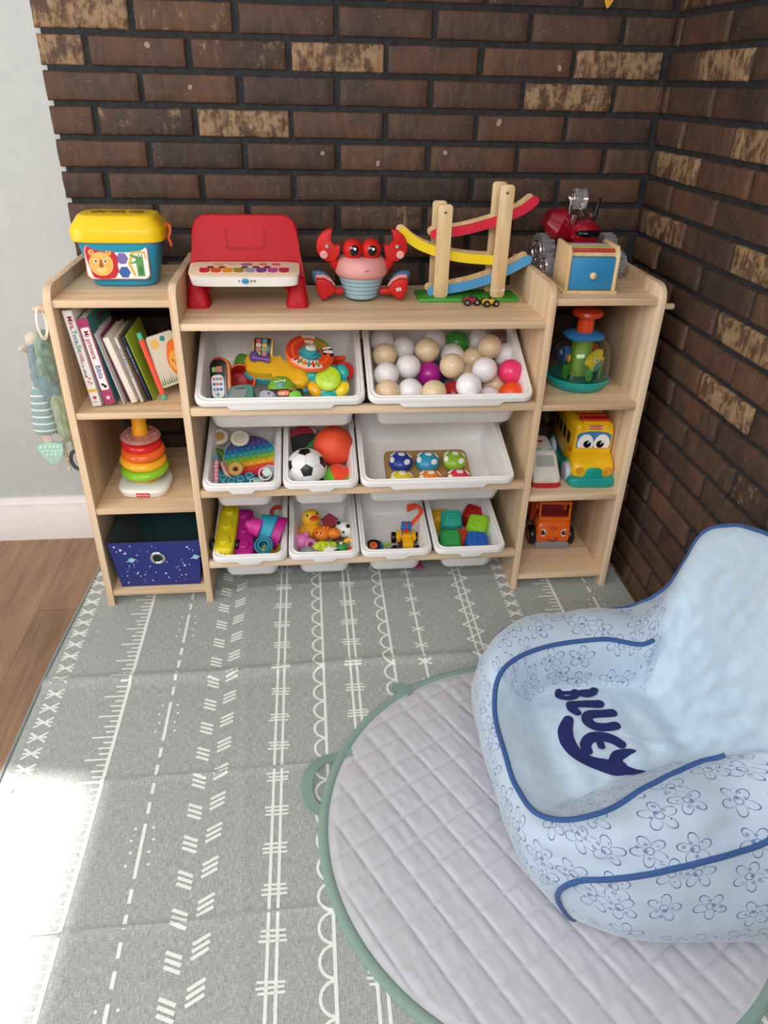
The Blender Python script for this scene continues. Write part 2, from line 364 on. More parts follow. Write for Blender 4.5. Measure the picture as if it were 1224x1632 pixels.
# ------------------------------------------------------------------ rug
def rug_h(x, y):
    h = .0012*noise.noise(Vector((x*5, y*5, 3)))+.0003
    for c, a, wd in ((-.285, .010, .015), (-.59, .0045, .006), (-.905, .0045, .006), (.06, .003, .010)):
        h += a*math.exp(-((y-c+.01*noise.noise(Vector((x*2, c, 0)))-.02*(x-.5))/wd)**2)
    for x0, x1, a in ((.379, .436, .0025), (.955, .965, .0015)):
        xc = x0+(x1-x0)*min(1, max(0, -y/1.07)); h += a*math.exp(-((x-xc)/.006)**2)
    return h
def rug_left(y): return -.072-.028*min(1, max(0, (.25-y)/.8))+.004*sin(y*7)
def rug_mats():
    out = []
    for nm, c1, c2, c3 in (('grey_woven_rug', '7E8380', 'A0A5A1', 'D2D5D1'), ('white_rug_print', 'E2E4DE', 'EBEDE7', 'F4F4EF')):
        t = NT(nm); a = t.n('ShaderNodeTexNoise', i_Scale=1.0, i_Detail=3.0, i_Roughness=.8, i_Vector=t.coords((950, 60, 1)))
        b = t.n('ShaderNodeTexNoise', i_Scale=1.0, i_Detail=2.0, i_Roughness=.8, i_Vector=t.coords((90, 900, 1)))
        s = t.math('ADD', t.math('MULTIPLY', a, .6), t.math('MULTIPLY', b, .4))
        t.L(t.ramp(s, [(.36, c1), (.5, c2), (.64, c3)]), t.b.inputs['Base Color']); t.b.inputs['Roughness'].default_value = .8; t.b.inputs['Sheen Weight'].default_value = .1
        t.bump(s, .35, .001); out.append(t.m)
    return out
RUGM = rug_mats()
rb = B(); bm = rb.bm; NX, NY = 150, 300; Y0r, Y1r = .352, -1.75; g = []
for j in range(NY+1):
    y = Y0r+(Y1r-Y0r)*j/NY; row = []
    for i in range(NX+1):
        x0 = rug_left(y); x = x0+(1.478-x0)*i/NX; row.append(bm.verts.new((x, y, rug_h(x, y) if i else -.004)))
    g.append(row)
for j in range(NY):
    for i in range(NX): rb._f((g[j][i], g[j][i+1], g[j+1][i+1], g[j+1][i]), 0)
def rp(pts):                                      # one printed motif on the weave
    ys = [p[1] for p in pts]; xs = [p[0] for p in pts]
    if max(ys) > .34 or min(ys) < -1.72 or max(xs) > 1.46: return
    rb._f([bm.verts.new((x, y, rug_h(x, y)+.0007)) for x, y in pts], 1)
def seg(x0, y0, x1, y1, wd=.006):
    n = max(1, int(hypot(x1-x0, y1-y0)/.012)); dx, dy = x1-x0, y1-y0; l = hypot(dx, dy); nx, ny = -dy/l*wd/2, dx/l*wd/2
    for k in range(n):
        a, b = k/n, (k+1)/n; p, q = (x0+dx*a, y0+dy*a), (x0+dx*b, y0+dy*b)
        rp([(p[0]-nx, p[1]-ny), (q[0]-nx, q[1]-ny), (q[0]+nx, q[1]+ny), (p[0]+nx, p[1]+ny)])
jr = random.Random(5); J = lambda a: jr.uniform(-a, a)
YT, YB = .33, -1.7
def lane_x(x):
    y = YT
    while y > YB:
        for sx in (-1, 1):
            for a in (-.014, 0, .014): seg(x, y, x+sx*.019, y+a, .0052)
        y -= .0442
def lane_comb(x, sgn=-1):
    seg(x, YT, x, YB, .008); y = YT; k = 0
    while y > YB:
        ln = [.05, .022, .03, .024][k % 4]; seg(x, y, x+sgn*ln, y, .0045); y -= .0155; k += 1
def lane_dash(x):
    y = .27
    while y > YB:
        seg(x, y, x, y-.115, .007)
        for k in range(4):
            for s in (-1, 1): rp(circ(.003, 8, x+s*(.017+.004*(k % 2)), y-.01-.026*k))
        for k in range(4): seg(x, y-.135-.047*k, x, y-.162-.047*k, .007)
        y -= .325
def lane_slash(x, dx=.042):
    y = YT; k = 0
    while y > YB:
        for q in (-.012, 0, .012): seg(x-.015, y+q+.006, x+.013, y+q-.006, .0065)
        for q in (-.012, 0, .012): seg(x+dx-.014, y+q-.048-.010, x+dx+.014, y+q-.048+.006, .0065)
        y -= .0725
def lane_hash(x):
    seg(x-.008, YT, x-.008, YB, .006); seg(x+.008, YT, x+.008, YB, .006); y = .3
    while y > YB:
        for q in (-.009, 0, .009): seg(x-.022+J(.003), y+q+J(.001), x+.022+J(.003), y+q+J(.002), .0045)
        y -= .083
def lane_scal(x):
    seg(x, YT, x, YB, .0065); y = YT
    while y > YB:
        pts = [(x-.026*sin(pi*k/8)*1.0, y-.054*(.5-.5*cos(pi*k/8))) for k in range(9)]
        for a, b in zip(pts, pts[1:]): seg(*a, *b, .0055)
        y -= .0565
def lane_star(x):
    seg(x, YT, x, YB, .006); y = .3
    while y > YB:
        for a in (25, -25): seg(x-.018*cos(rad(a)), y-.018*sin(rad(a)), x+.018*cos(rad(a)), y+.018*sin(rad(a)), .0048)
        y -= .0655
def lane_zig(x):
    seg(x-.009, YT, x-.009, YB, .005); seg(x+.009, YT, x+.009, YB, .005); y = YT; s = 1
    while y > YB: seg(x-.026*s, y, x+.026*s, y-.03, .005); y -= .03; s = -s
lane_x(-.05); lane_comb(.118); lane_dash(.225); lane_slash(.318); lane_hash(.48); lane_scal(.585); lane_hash(.66)
lane_scal(.762); lane_star(.842); lane_zig(.992); lane_x(1.122); lane_comb(1.258); lane_dash(1.366)
rug = rb.obj('rug', RUGM); tag(rug, 'grey woven play rug printed with white lanes of dashes, scallops and crosses', 'rug')
for f in rug.data.polygons:
    if f.normal.z < 0: f.flip()
B().tube([(rug_left(y)+.002, y, -.001) for y in [.35-.05*k for k in range(43)]], .004, k=8).obj('binding', cloth('grey_binding', '8E9492'), rug)

# ------------------------------------------------------------------ round quilted mat
MC, MR = (1.009, -.769), .437
def mat_z(x, y, d):
    a = rad(-60.5); ux, uy = cos(a), sin(a); px, py = x-.6504, y+.7207; s = (px*ux+py*uy)/.0568; t = (-px*uy+py*ux)/.0585
    q = (1-math.exp(-abs(s-round(s))/.07))*(1-math.exp(-abs(t-round(t))/.07)); l = min(abs(s-round(s)), abs(t-round(t)))
    wr = noise.noise(Vector(((px*ux+py*uy)*22, (-px*uy+py*ux)*75, 1)))*.0022*q + noise.noise(Vector((x*40, y*16, 8)))*.0016*q
    e = min(1, max(0, (MR-.012-d)/.012))
    return .0115+(.0052*q+wr*.7)*e
mb = B(); NR, NA = 170, 480; rows = []
for i in range(NR+1):
    r = (MR-.008)*i/NR
    if i == 0: rows.append([mb.bm.verts.new((MC[0], MC[1], mat_z(*MC, 0)))]); continue
    rows.append([mb.bm.verts.new((MC[0]+r*cos(2*pi*k/NA), MC[1]+r*sin(2*pi*k/NA), mat_z(MC[0]+r*cos(2*pi*k/NA), MC[1]+r*sin(2*pi*k/NA), r))) for k in range(NA)])
for k in range(NA): mb._f((rows[0][0], rows[1][k], rows[1][(k+1) % NA]), 0)
for i in range(1, NR):
    for k in range(NA): mb._f((rows[i][k], rows[i+1][k], rows[i+1][(k+1) % NA], rows[i][(k+1) % NA]), 0)
MATC = NT('quilted_pale_grey'); MATC.b.inputs['Base Color'].default_value = lin('C0BFC6'); MATC.b.inputs['Roughness'].default_value = .6; MATC.b.inputs['Sheen Weight'].default_value = .2
mt = thing('quilted_mat', 'round pale grey quilted play mat with sage green binding under the armchair', 'mat', TR(0, 0, 0))
mb.obj('quilted_cover', MATC.m, mt, 180)
def webbing():
    t = NT('sage_webbing'); a = t.n('ShaderNodeTexWave', i_Scale=160.0, i_Vector=t.coords((1, 1, 1)), bands_direction='DIAGONAL'); t.L(t.ramp(a, [(.2, '6E8C80'), (.8, '8FABA0')]), t.b.inputs['Base Color'])
    t.b.inputs['Roughness'].default_value = .75; t.bump(a, .3, .001); return t.m
SAGE = webbing()
B().tube([(MC[0]+MR*cos(a), MC[1]+MR*sin(a), .0085) for a in [2*pi*i/160 for i in range(160)]], .0105, k=12, closed=True, flat=.62).obj('binding', cloth('sage_binding', '86A196'), mt)
def strap(pts, wd, name, lab=None):
    q = cr(pts, 8); b = B(); n = len(q); prev = None
    for i, p in enumerate(q):
        a, c = Vector(q[max(0, i-1)]), Vector(q[min(n-1, i+1)]); t = (c-a).normalized(); u = Vector((-t.y, t.x, 0)); u.normalize()
        if i == 0: tilt = 0
        cur = [b.bm.verts.new(Vector(p)+u*wd/2*s+Vector((0, 0, h))) for s, h in ((-1, 0), (1, 0), (1, .0018), (-1, .0018))]
        if prev:
            for k in range(4): b._f((prev[k], prev[(k+1) % 4], cur[(k+1) % 4], cur[k]), 0)
        else: b._f(cur[::-1], 0)
        prev = cur
    b._f(prev, 0); return b.obj(name, SAGE, mt)
strap([(.640, -.572, .012), (.61, -.580, .010), (.575, -.592, .016), (.549, -.625, .021), (.541, -.662, .018), (.552, -.698, .012), (.578, -.717, .009), (.602, -.722, .011)], .022, 'carry_handle')
strap([(.790, -.405, .014), (.768, -.387, .012), (.752, -.379, .010), (.760, -.384, .006)], .026, 'loop_tab')

# ------------------------------------------------------------------ toy shelf
W, XB, XC, T, DP = 1.42, .267, 1.1362, .0174, .365
ZM, Z1, Z2, Z3, Z4, ZT = .784, .8376, .572, .308, .048, .868
sh = thing('toy_shelf', 'low pine toy shelf with a bin rack between two cubby columns', 'shelf', TR(0, 0, 0))
YZ = Matrix(((0, 0, 1, 0), (1, 0, 0, 0), (0, 1, 0, 0), (0, 0, 0, 1)))   # outline (y, z) extruded along x
for x in (T/2, XB+T/2, XC+T/2, W-T/2):
    out = [(0, 0), (DP, 0), (DP, ZT), (.045, ZT)]+[(.036-.036*sin(rad(a)), ZT-.036+.036*cos(rad(a))) for a in (15, 30, 45, 60, 75, 90)]
    p = B().prism([(a, b) for a, b in out], T, TR(x, 0, 0) @ YZ, bev=.0012).obj('side_panel', PINE['z'], sh)
for x0, x1, zs in ((T, XB, (Z1, Z2, Z3, Z4)), (XC+T, W-T, (Z1, Z2, Z3, Z4)), (XB+T, XC, (ZM,))):
    for z in zs: B().box(x1-x0, DP-.004, .0165, TR((x0+x1)/2, DP/2+.001, z-.00825), .0012).obj('shelf_board', PINE['x'], sh)
for z, tl in ((.581, 24), (.354, 15.5), (.134, 8)):
    B().box(XC-XB-T, .018, .022, TR((XB+T+XC)/2, .010, z-.011), .003).obj('bin_rail', PINE['x'], sh)
    B().box(XC-XB-T, .018, .022, TR((XB+T+XC)/2, .29, z+.27*sin(rad(tl))-.02), .003).obj('bin_rail', PINE['x'], sh)
for x, s in ((-.018, -1), (W+.018, 1)):
    B().cyl(.0075, .036, TR(x, .03, .812, 0, pi/2), bev=.003).obj('side_peg', PINE['x'], sh)

# ------------------------------------------------------------------ bins
BIN = plastic('milky_white_plastic', 'F2EFED', .32); BIN.node_tree.nodes['Principled BSDF'].inputs['Subsurface Weight'].default_value = .12
BIN.node_tree.nodes['Principled BSDF'].inputs['Subsurface Radius'].default_value = (.01, .01, .01)
BINS = {'b1': (.299, .706, .605, 24), 'b2': (.713, 1.124, .605, 24), 'b3': (.293, .492, .377, 15.5), 'b4': (.496, .691, .377, 15.5), 'b5': (.696, 1.104, .377, 15.5),
        'b6': (.297, .497, .16, 8), 'b7': (.501, .695, .16, 8), 'b8': (.698, .896, .16, 8), 'b9': (.902, 1.103, .16, 8)}
BLAB = {'b1': 'wide white bin of electronic baby toys, upper left in the rack', 'b2': 'wide white bin heaped with pastel ball pit balls', 'b3': 'small white bin holding the rainbow bubble popper and teethers',
        'b4': 'small white bin holding the soccer ball', 'b5': 'wide white bin holding the tray of spotted mushrooms', 'b6': 'small white bin of yellow and magenta silicone blocks',
        'b7': 'small white bin of rubber duck and bath animals', 'b8': 'small white bin holding two toy construction vehicles', 'b9': 'small white bin of soft coloured number cubes'}
def bin_rings(hw, hl, ofs, side):
    pass
def rr3(w_, l_, r, z, n=6): return [(x, y+l_/2, z) for x, y in rrect(w_, l_, r, n)]
BM = {}
def make_bin(key):
    x0, x1, z, ta = BINS[key]; w_ = x1-x0; M = TR((x0+x1)/2, -.022, z, rad(ta)); BM[key] = M
    t = thing('storage_bin', BLAB[key], 'bin', M, 'white bins in the toy shelf'); L = .315; H = {24: .130, 15.5: .107, 8: .098}[ta]
    def loop(b, ins, zz, insy=None, r=.02):
        iy = ins if insy is None else insy
        return [b.bm.verts.new((p[0], p[1], zz)) for p in [(x, y+L/2, zz) for x, y in rrect(w_-2*ins, L-2*iy, max(.006, r-ins*.3))]]
    def bridge(b, A, C):
        n = len(A)
        for i in range(n): b._f((A[i], A[(i+1) % n], C[(i+1) % n], C[i]), 0)
    b = B(); seq = [(.013, -.004), (.016, -.012), (.030, -H+.010), (.034, -H+.003), (.040, -H)]
    lo = [loop(b, i, q, r=.03) for i, q in seq]
    for A, C in zip(lo, lo[1:]): bridge(b, A, C)
    b._f(lo[-1], 0)
    inn = [loop(b, i+.0025, q+(.0025 if k > 2 else 0), r=.03) for k, (i, q) in enumerate(seq)]
    for A, C in zip(inn, inn[1:]): bridge(b, C, A)
    b._f(inn[-1][::-1], 0); bridge(b, inn[0], lo[0]); b.obj('bin_body', BIN, t, 45)
    b = B(); sq = [(.0155, -.005), (.0145, -.0005), (.012, .001), (.0105, .0), (.0095, -.0015), (.008, -.001), (.004, .0005), (.0015, -.0005), (0, -.004), (0, -.016), (.0018, -.016), (.0018, -.006), (.0155, -.006)]
    lo = [loop(b, i, q, r=.026) for i, q in sq]
    for A, C in zip(lo, lo[1:]+lo[:1]): bridge(b, A, C)
    hw = w_*.36/2 if w_ < .3 else w_*.64/2          # pull lip under the front rim
    b.prism([(-hw, 0), (hw, 0), (hw-.012, -.013), (-hw+.012, -.013)], .003, TR(0, .0015, -.014, pi/2-rad(ta)*.6), bev=.0008)
    b.obj('rim', BIN, t, 60); return t
for k in BINS: make_bin(k)
def at(key, u, v, w_, rx=0, ry=0, rz=0, s=1): return BM[key] @ TR(u, v, w_, rx, ry, rz, s)

# balls
BC = {'W': ('F2EEF0', 'white'), 'B': ('E6CDA8', 'beige'), 'M': ('B01E92', 'magenta'), 'G': ('3E9A34', 'green'), 'R': ('B01C22', 'red'), 'N': ('7A5650', 'brown'), 'P': ('F03A72', 'hot pink'), 'O': ('F2551E', 'orange'), 'D': ('243056', 'navy')}
BL = [(-.149, .262, -.045, 'W', 'white ball pit ball tucked in the back left corner of the ball bin'), (-.148, .193, -.035, 'B', 'beige ball pit ball against the left wall, behind a white one'),
      (-.093, .235, -.05, 'W', 'white ball pit ball in the second row, beside the back left one'), (-.092, .145, -.03, 'W', 'white ball pit ball left of the magenta one'), (-.151, .117, -.03, 'W', 'white ball pit ball on the left wall between two beige ones'),
      (-.153, .055, -.03, 'B', 'beige ball pit ball in the front left corner'), (-.095, .062, -.034, 'W', 'white ball pit ball at the front rim right of the corner beige one'), (-.004, .27, -.055, 'W', 'white ball pit ball behind the beige one, left of the green'),
      (-.038, .195, -.02, 'B', 'beige ball pit ball above the magenta one'), (-.035, .148, -.06, 'M', 'magenta ball pit ball'), (-.037, .049, -.028, 'B', 'beige ball pit ball at the front rim left of the red one'), (.054, .259, -.05, 'G', 'green ball pit ball at the back'),
      (.035, .212, -.055, 'W', 'off white ball pit ball just in front of the green one'), (.017, .125, -.01, 'B', 'large looking beige ball pit ball on top in the middle'), (.022, .075, -.06, 'R', 'red ball pit ball low at the front rim'),
      (.116, .267, -.055, 'W', 'white ball pit ball at the back right of the green one'), (.092, .205, -.062, 'B', 'beige ball pit ball wedged below the high right beige one'), (.128, .201, -.015, 'B', 'beige ball pit ball perched high at the back right'),
      (.176, .266, -.05, 'N', 'brown ball pit ball shaded in the back right corner'), (.18, .207, -.05, 'W', 'pale ball pit ball at the right wall behind the hot pink one'), (.099, .11, -.01, 'W', 'white ball pit ball on top, left of the hot pink one'),
      (.047, .045, -.002, 'W', 'white ball pit ball on top at the front, next to the red one'), (.168, .109, -.018, 'P', 'hot pink ball pit ball'), (.164, .052, -.04, 'O', 'orange ball pit ball with a seam in the front right corner'),
      (.107, .05, -.055, 'W', 'white ball pit ball low at the front, left of the orange one'), (.064, .15, -.068, 'B', 'beige ball pit ball mostly buried in the middle'), (.14, .115, -.07, 'B', 'beige ball pit ball buried under the hot pink one'), (-.006, .172, -.078, 'D', 'navy ball pit ball buried beside the magenta one')]
bmesh_ball = None
for u, v, w_, c, lab in BL:
    b = B(); b.ball(.0322, seg=36); rg = [(.0322*cos(2*pi*i/48), .0322*sin(2*pi*i/48), 0) for i in range(48)]
    b.tube(rg, .0006, k=6, closed=True)
    o = b.obj('play_ball', PM(BC[c][0], .3, **{'Subsurface Weight': .1, 'Subsurface Radius': (.01, .008, .006)}), None, 180)
    o.matrix_world = at('b2', u, v, w_-.002, random.uniform(0, 3), random.uniform(0, 3), 0); tag(o, lab, 'ball', 'ball pit balls in the wide bin')

# ------------------------------------------------------------------ top of the shelf: bucket
def fp_logo(parent, M, w_, name='brand_label'):
    """small red label with a scalloped lower edge"""
    b = B(); h = w_*.36; n = 4; pts = [(w_/2, h*.5), (-w_/2, h*.5), (-w_/2, -h*.25)]
    for k in range(n):
        for j in range(1, 6): pts.append((-w_/2+w_*(k+j/5)/n, -h*.25-h*.22*sin(pi*j/5)))
    b.prism(pts, .0006, M); o = b.obj(name, PM('D3202E', .4), parent); o['label'] = 'red scalloped label'
    writing('lettering', 'Fisher-Price', w_*.185, WHITE, M @ TR(0, h*.05, .0005), o, .0002); return o
t = thing('block_bucket', 'blue plastic bucket with yellow lid and a lion and crocodile label', 'bucket', TR(.147, .175, Z1))
TEAL = PM('1F92B6', .4); YEL = PM('F2C911', .3)
b = B(); b.loft([(0, .066, .044, 4), (.004, .072, .050, 4), (.05, .083, .056, 4.5), (.1, .0925, .061, 5), (.108, .094, .062, 5)], 56, cap1=True); b.obj('tub', TEAL, t)
b = B(); b.loft([(.100, .100, .066, 5), (.103, .104, .069, 5), (.125, .105, .070, 5), (.128, .104, .069, 5), (.148, .090, .056, 4.5), (.154, .086, .052, 4.5), (.156, .080, .046, 4)], 56, cap0=False)
lid = b.obj('lid', YEL, t)
for k, (x, pts) in enumerate(((-.042, star(.022, .012)), (0, rrect(.03, .03, .003)), (.042, circ(.016)))):
    B().prism(pts, .003, TR(x, 0, .1563)).obj('shape_hole', PM('8A6E08', .6), lid)
lt = rad(-8); lab = B(); LM = front(-.004, -.0603, .058, -rad(5.5)); lab.prism(rrect(.138, .072, .012), .0012, LM, m=0); lab.prism(rrect(.142, .076, .013), .0008, LM, m=1)
Q = lambda z: LM @ TR(0, 0, .0007+z*.0002)
lab.prism(cr([(-.068, .02), (-.06, .035), (-.03, .035), (-.012, .034), (-.006, .024), (.0, .015), (.003, .004), (.0, -.008), (.002, -.018), (-.004, -.028), (-.012, -.035), (-.05, -.035), (-.060, -.022)], 3, True), .0005, Q(0), m=2)
lab.prism(circ(.027, 28, -.036, -.004, .026), .0005, Q(1), m=3)
for sx in (-1, 1): lab.prism(circ(.0065, 16, -.036+sx*.019, .021), .0005, Q(1), m=3); lab.prism(circ(.0038, 12, -.036+sx*.019, .021), .0005, Q(2), m=4)
for sx in (-1, 1): lab.prism(circ(.0042, 14, -.037+sx*.0105, .002), .0005, Q(2), m=0); lab.prism(circ(.0025, 12, -.0365+sx*.0105, .002), .0005, Q(3), m=5)
lab.prism([(-.0375, .006), (-.034, .006), (-.031, -.009), (-.036, -.013), (-.041, -.009)], .0005, Q(2), m=6); lab.prism(circ(.011, 18, -.036, -.017, .007), .0005, Q(1.5), m=7)
for x, y, c in ((.012, .008, 8), (.014, -.022, 9)): lab.prism(circ(.0135, 6, x, y), .0005, Q(0), m=c)
lab.prism([(.032, .02), (.036, .024), (.064, .024), (.067, .006), (.063, .006), (.061, .019), (.038, .019), (.030, -.004), (.040, -.030), (.034, -.030), (.024, -.004)], .0005, Q(0), m=10)
lab.prism([(.046, .014), (.058, .014), (.059, -.031), (.043, -.031), (.042, -.002), (.029, -.004), (.030, -.001), (.041, .003), (.042, .007), (.029, .014), (.030, .017)], .0005, Q(1), m=11)
for x in (.049, .056): lab.prism(circ(.0032, 12, x, .0155), .0005, Q(2), m=0); lab.prism(circ(.0015, 10, x, .0155), .0005, Q(3), m=5)
lab.prism(rrect(.009, .02, .004, cx=.051, cy=-.018), .0005, Q(2), m=12)
lb = lab.obj('picture_label', [WHITE, PM('D4674A'), PM('C8202E'), PM('EDB95C'), PM('D98A6A'), BLACK, PM('A85A2A'), PM('E8D07A'), PM('7E6AA8'), PM('3A62A8'), PM('E0B43C'), PM('5C9A4C'), PM('3E7E36')], t)
fp_logo(lb, LM @ TR(.010, .028, .001), .021)
B().tube(cr([(.104, .01, .130), (.112, .0, .128), (.113, -.004, .115), (.108, -.006, .102), (.112, -.01, .092), (.113, -.008, .085)], 5), .0035, k=8).obj('carry_loop', PM('E4682A', .5), t)

# ------------------------------------------------------------------ red keyboard
t = thing('toy_keyboard', 'red toy keyboard easel with white key tray on the shelf top', 'keyboard', TR(.430, .14, ZM))
RED = PM('BE1220', .5, **{'Specular IOR Level': .25})
out = [(-.146, .0), (-.143, .03), (-.136, .085), (-.128, .125)]+[(-.088-.036*cos(rad(a)), .170+.036*sin(rad(a))) for a in (0, 22, 45, 68, 90)]
out = out+[(-x, y) for x, y in out[::-1]]+[(.100, .0), (.096, .036), (.085, .046), (-.085, .046), (-.096, .036), (-.100, .0)]
b = B(); b.prism(out, .024, front(0, .028, 0, -rad(14)), bev=.004, seg=3)
for s in (-1, 1):
    b.loft([(0, .027, .036, 5), (.008, .027, .036, 5), (.03, .022, .03, 4, 0, .004), (.066, .017, .022, 4, s*.001, .012)], 28, TR(s*.119, .026, 0))
b.loft([(0, .113, .03, 5), (.05, .119, .034, 5)], 40, TR(0, .03, .052)); b.obj('easel_body', RED, t, 50)
b = B()
for s in (-1, 1): b.box(.0012, .0012, .045, front(s*.045, .0465, .155, -rad(14)) @ TR(0, 0, .0005, pi/2), 0); b.ball(.0018, TR(s*.118, -.0085, .012, 0, 0, 0), seg=8)
b.box(.088, .001, .001, TR(0, .032, .133), 0); b.obj('fold_groove', PM('6E0A14', .6), t)
kb = B().loft([(-.016, .118, .030, 6), (-.013, .123, .035, 6), (.010, .126, .038, 7), (.012, .124, .036, 7)], 56, TR(0, -.026, .084, rad(12))).obj('key_tray', WHITE, t)
kp = B().loft([(.0122, .127, .039, 7), (.0145, .127, .039, 7), (.0158, .124, .036, 7)], 56, TR(0, -.026, .084, rad(12))).obj('key_plate', PM('E8CDB0', .4), kb)
cols = ['C02A3A', 'D2562E', 'E0902A', '8C8A2C', '8E94A4', '6A3E86', 'B44A96', 'B02A44']
KM = TR(0, -.026, .0998+.0001, rad(12))
for i, c in enumerate(cols):
    x = -.091+.026*i; B().prism([(x-.0115, .004), (x+.0115, .004)]+[(x+.0115*cos(a), -.012+.008*sin(a)) for a in [-pi*k/8 for k in range(9)]], .0015, TR(0, -.026, .084, rad(12)) @ TR(0, -.004, .0162)).obj('key', PM(c, .4), kb)
for x in (-.078, -.052, .0, .026, .052): B().prism(circ(.0075, 16, x, .0, .0035), .0015, TR(0, -.026, .084, rad(12)) @ TR(0, .003, .0172)).obj('key', PM('5A1A26', .4), kb)
for i, (x, r, c) in enumerate(((-.062, .012, 'C89A72'), (-.032, .011, 'C4A8A0'), (.004, .014, '8A5A80'), (.042, .010, 'CC6A50'), (.072, .011, 'C0506A'))):
    B().prism(circ(r, 20, x, .019, .006), .0015, TR(0, -.026, .084, rad(12)) @ TR(0, 0, .0162)).obj('picture_button', PM(c, .4), kb)
sw = B().prism(circ(.0085, 20, 0, 0, .0058), .004, front(.002, -.0645, .078, -rad(0)), bev=.001).obj('slide_switch', PM('2A8FBE', .3), kb)
b = B(); b.prism(circ(.0018, 8, -.014, 0), .0006, front(.002, -.0645, .078)); b.prism([(.012, -.001), (.014, -.001), (.016, -.003), (.016, .003), (.014, .001), (.012, .001)], .0006, front(.002, -.0645, .078)); b.prism([(.019, -.001), (.021, -.001), (.0235, -.003), (.0235, .003), (.021, .001), (.019, .001)], .0006, front(.002, -.0645, .078)); b.obj('switch_marks', PM('3A3A44'), kb)

# ------------------------------------------------------------------ crab
t = thing('toy_crab', 'red and pink toy crab with pale blue base on the shelf top', 'toy crab', TR(.711, .225, ZM))
CR, CP, CB = PM('CC221E', .45, **{'Specular IOR Level': .3}), PM('E3A09C', .45), PM('9CBCC8', .5)
b = B(); pf = [(.036, .004)]
for k in range(5): z = .008+.0105*k; r = .040+.0035*k; pf += [(r, z), (r+.0022, z+.001), (r+.0028, z+.0088), (r+.0008, z+.0098)]
pf += [(.056, .062)]; b.lathe(pf, 40); b.obj('base_bellows', CB, t)
B().lathe([(.028, 0), (.034, .001), (.035, .007)], 28).obj('wheel_foot', BLACK, t)
B().lathe([(.05, .056), (.062, .060), (.067, .068), (.067, .078), (.062, .094), (.054, .103), (.045, .106)], 44).obj('body', CP, t)
b = B().tube(cr([(.004, -.0665, .083), (.009, -.0665, .0815), (.014, -.0655, .086)], 4), .0007, k=6).obj('smile', BLACK, t)
for s in (-1, 1):
    e = B().ball(.0250, TR(s*.0230, -.02, .125), seg=28).obj('eye', CR, t)
    B().ball(.0135, TR(s*.0225+.001, -.0378, .125, s=(1, .6, 1.05)), seg=24).obj('pupil', PM('0C0C10', .12), e)
    g = B(); g.ball(.0036, TR(s*.0225+.004, -.0455, .1295, s=(1, .4, 1)), seg=12); g.ball(.0022, TR(s*.0225-.006, -.0450, .132, s=(1.4, .4, .7)), seg=10); g.obj('glint', WHITE, e)
    out = [(.014, .046), (.002, .044), (-.012, .034), (-.020, .018), (-.019, .0), (-.008, -.014), (.008, -.020), (.020, -.016), (.027, -.004), (.029, .008), (.031, .017), (.0245, .011), (.018, .010), (.011, .016), (.009, .026), (.011, .037)]
    q = cr([(-s*x*-1 if s > 0 else x, y) for x, y in [(x, y) for x, y in out]], 3, True) if s < 0 else cr([(-x, y) for x, y in out][::-1], 3, True)
    cl = B().prism([(x*1.14, y*1.14) for x, y in q], .022, front(s*.088, -.018, .119), bev=.0028, seg=3).obj('claw', CR, t, 60)
    B().tube(cr([(s*.072, -.012, .105), (s*.066, -.01, .088), (s*.058, -.005, .078)], 4), .0125, k=12).obj('arm', CR, t)
    B().cyl(.0098, .004, front(s*.094, -.032, .114)).obj('claw_spot', CP, cl); B().cyl(.0042, .004, front(s*.086, -.032, .133)).obj('claw_bolt', CB, cl)
    out = [(0, .002), (.012, .018), (.028, .027), (.048, .027), (.050, .014), (.046, -.004), (.036, -.026), (.026, -.024), (.012, -.012), (.002, -.006)]
    lg = B().prism([(s*x, y) for x, y in out][::s], .02, front(s*.066, -.03, .030), bev=.005, seg=3).obj('leg', CR, t, 60)
    B().prism([(s*x*1.02, y+.004) for x, y in out][::s], .014, front(s*.066, -.012, .032), bev=.004).obj('leg_edge', CP, lg, 60)
    B().prism([(s*x*1.06, y*.9+.010) for x, y in out][::s], .02, front(s*.072, .01, .034), bev=.005, seg=3).obj('fin', PM('3B6E9C', .4), lg, 60)
    B().cyl(.008, .03, TR(s*.062, -.024, .024, 0, pi/2)).obj('leg_joint', CR, lg)
st = B().prism(rrect(.012, .008, .001), .0008, front(.092, -.0408, .032, 0, 0, -rad(8))).obj('sticker', WHITE, t);
b = B(); b.box(.0085, .0007, .0012, TR(.092, -.0414, .0335, 0, -rad(8)), 0); b.box(.0085, .0007, .0012, TR(.0923, -.0414, .0305, 0, -rad(8)), 0); b.obj('sticker_mark', PM('4A5A8A'), st)

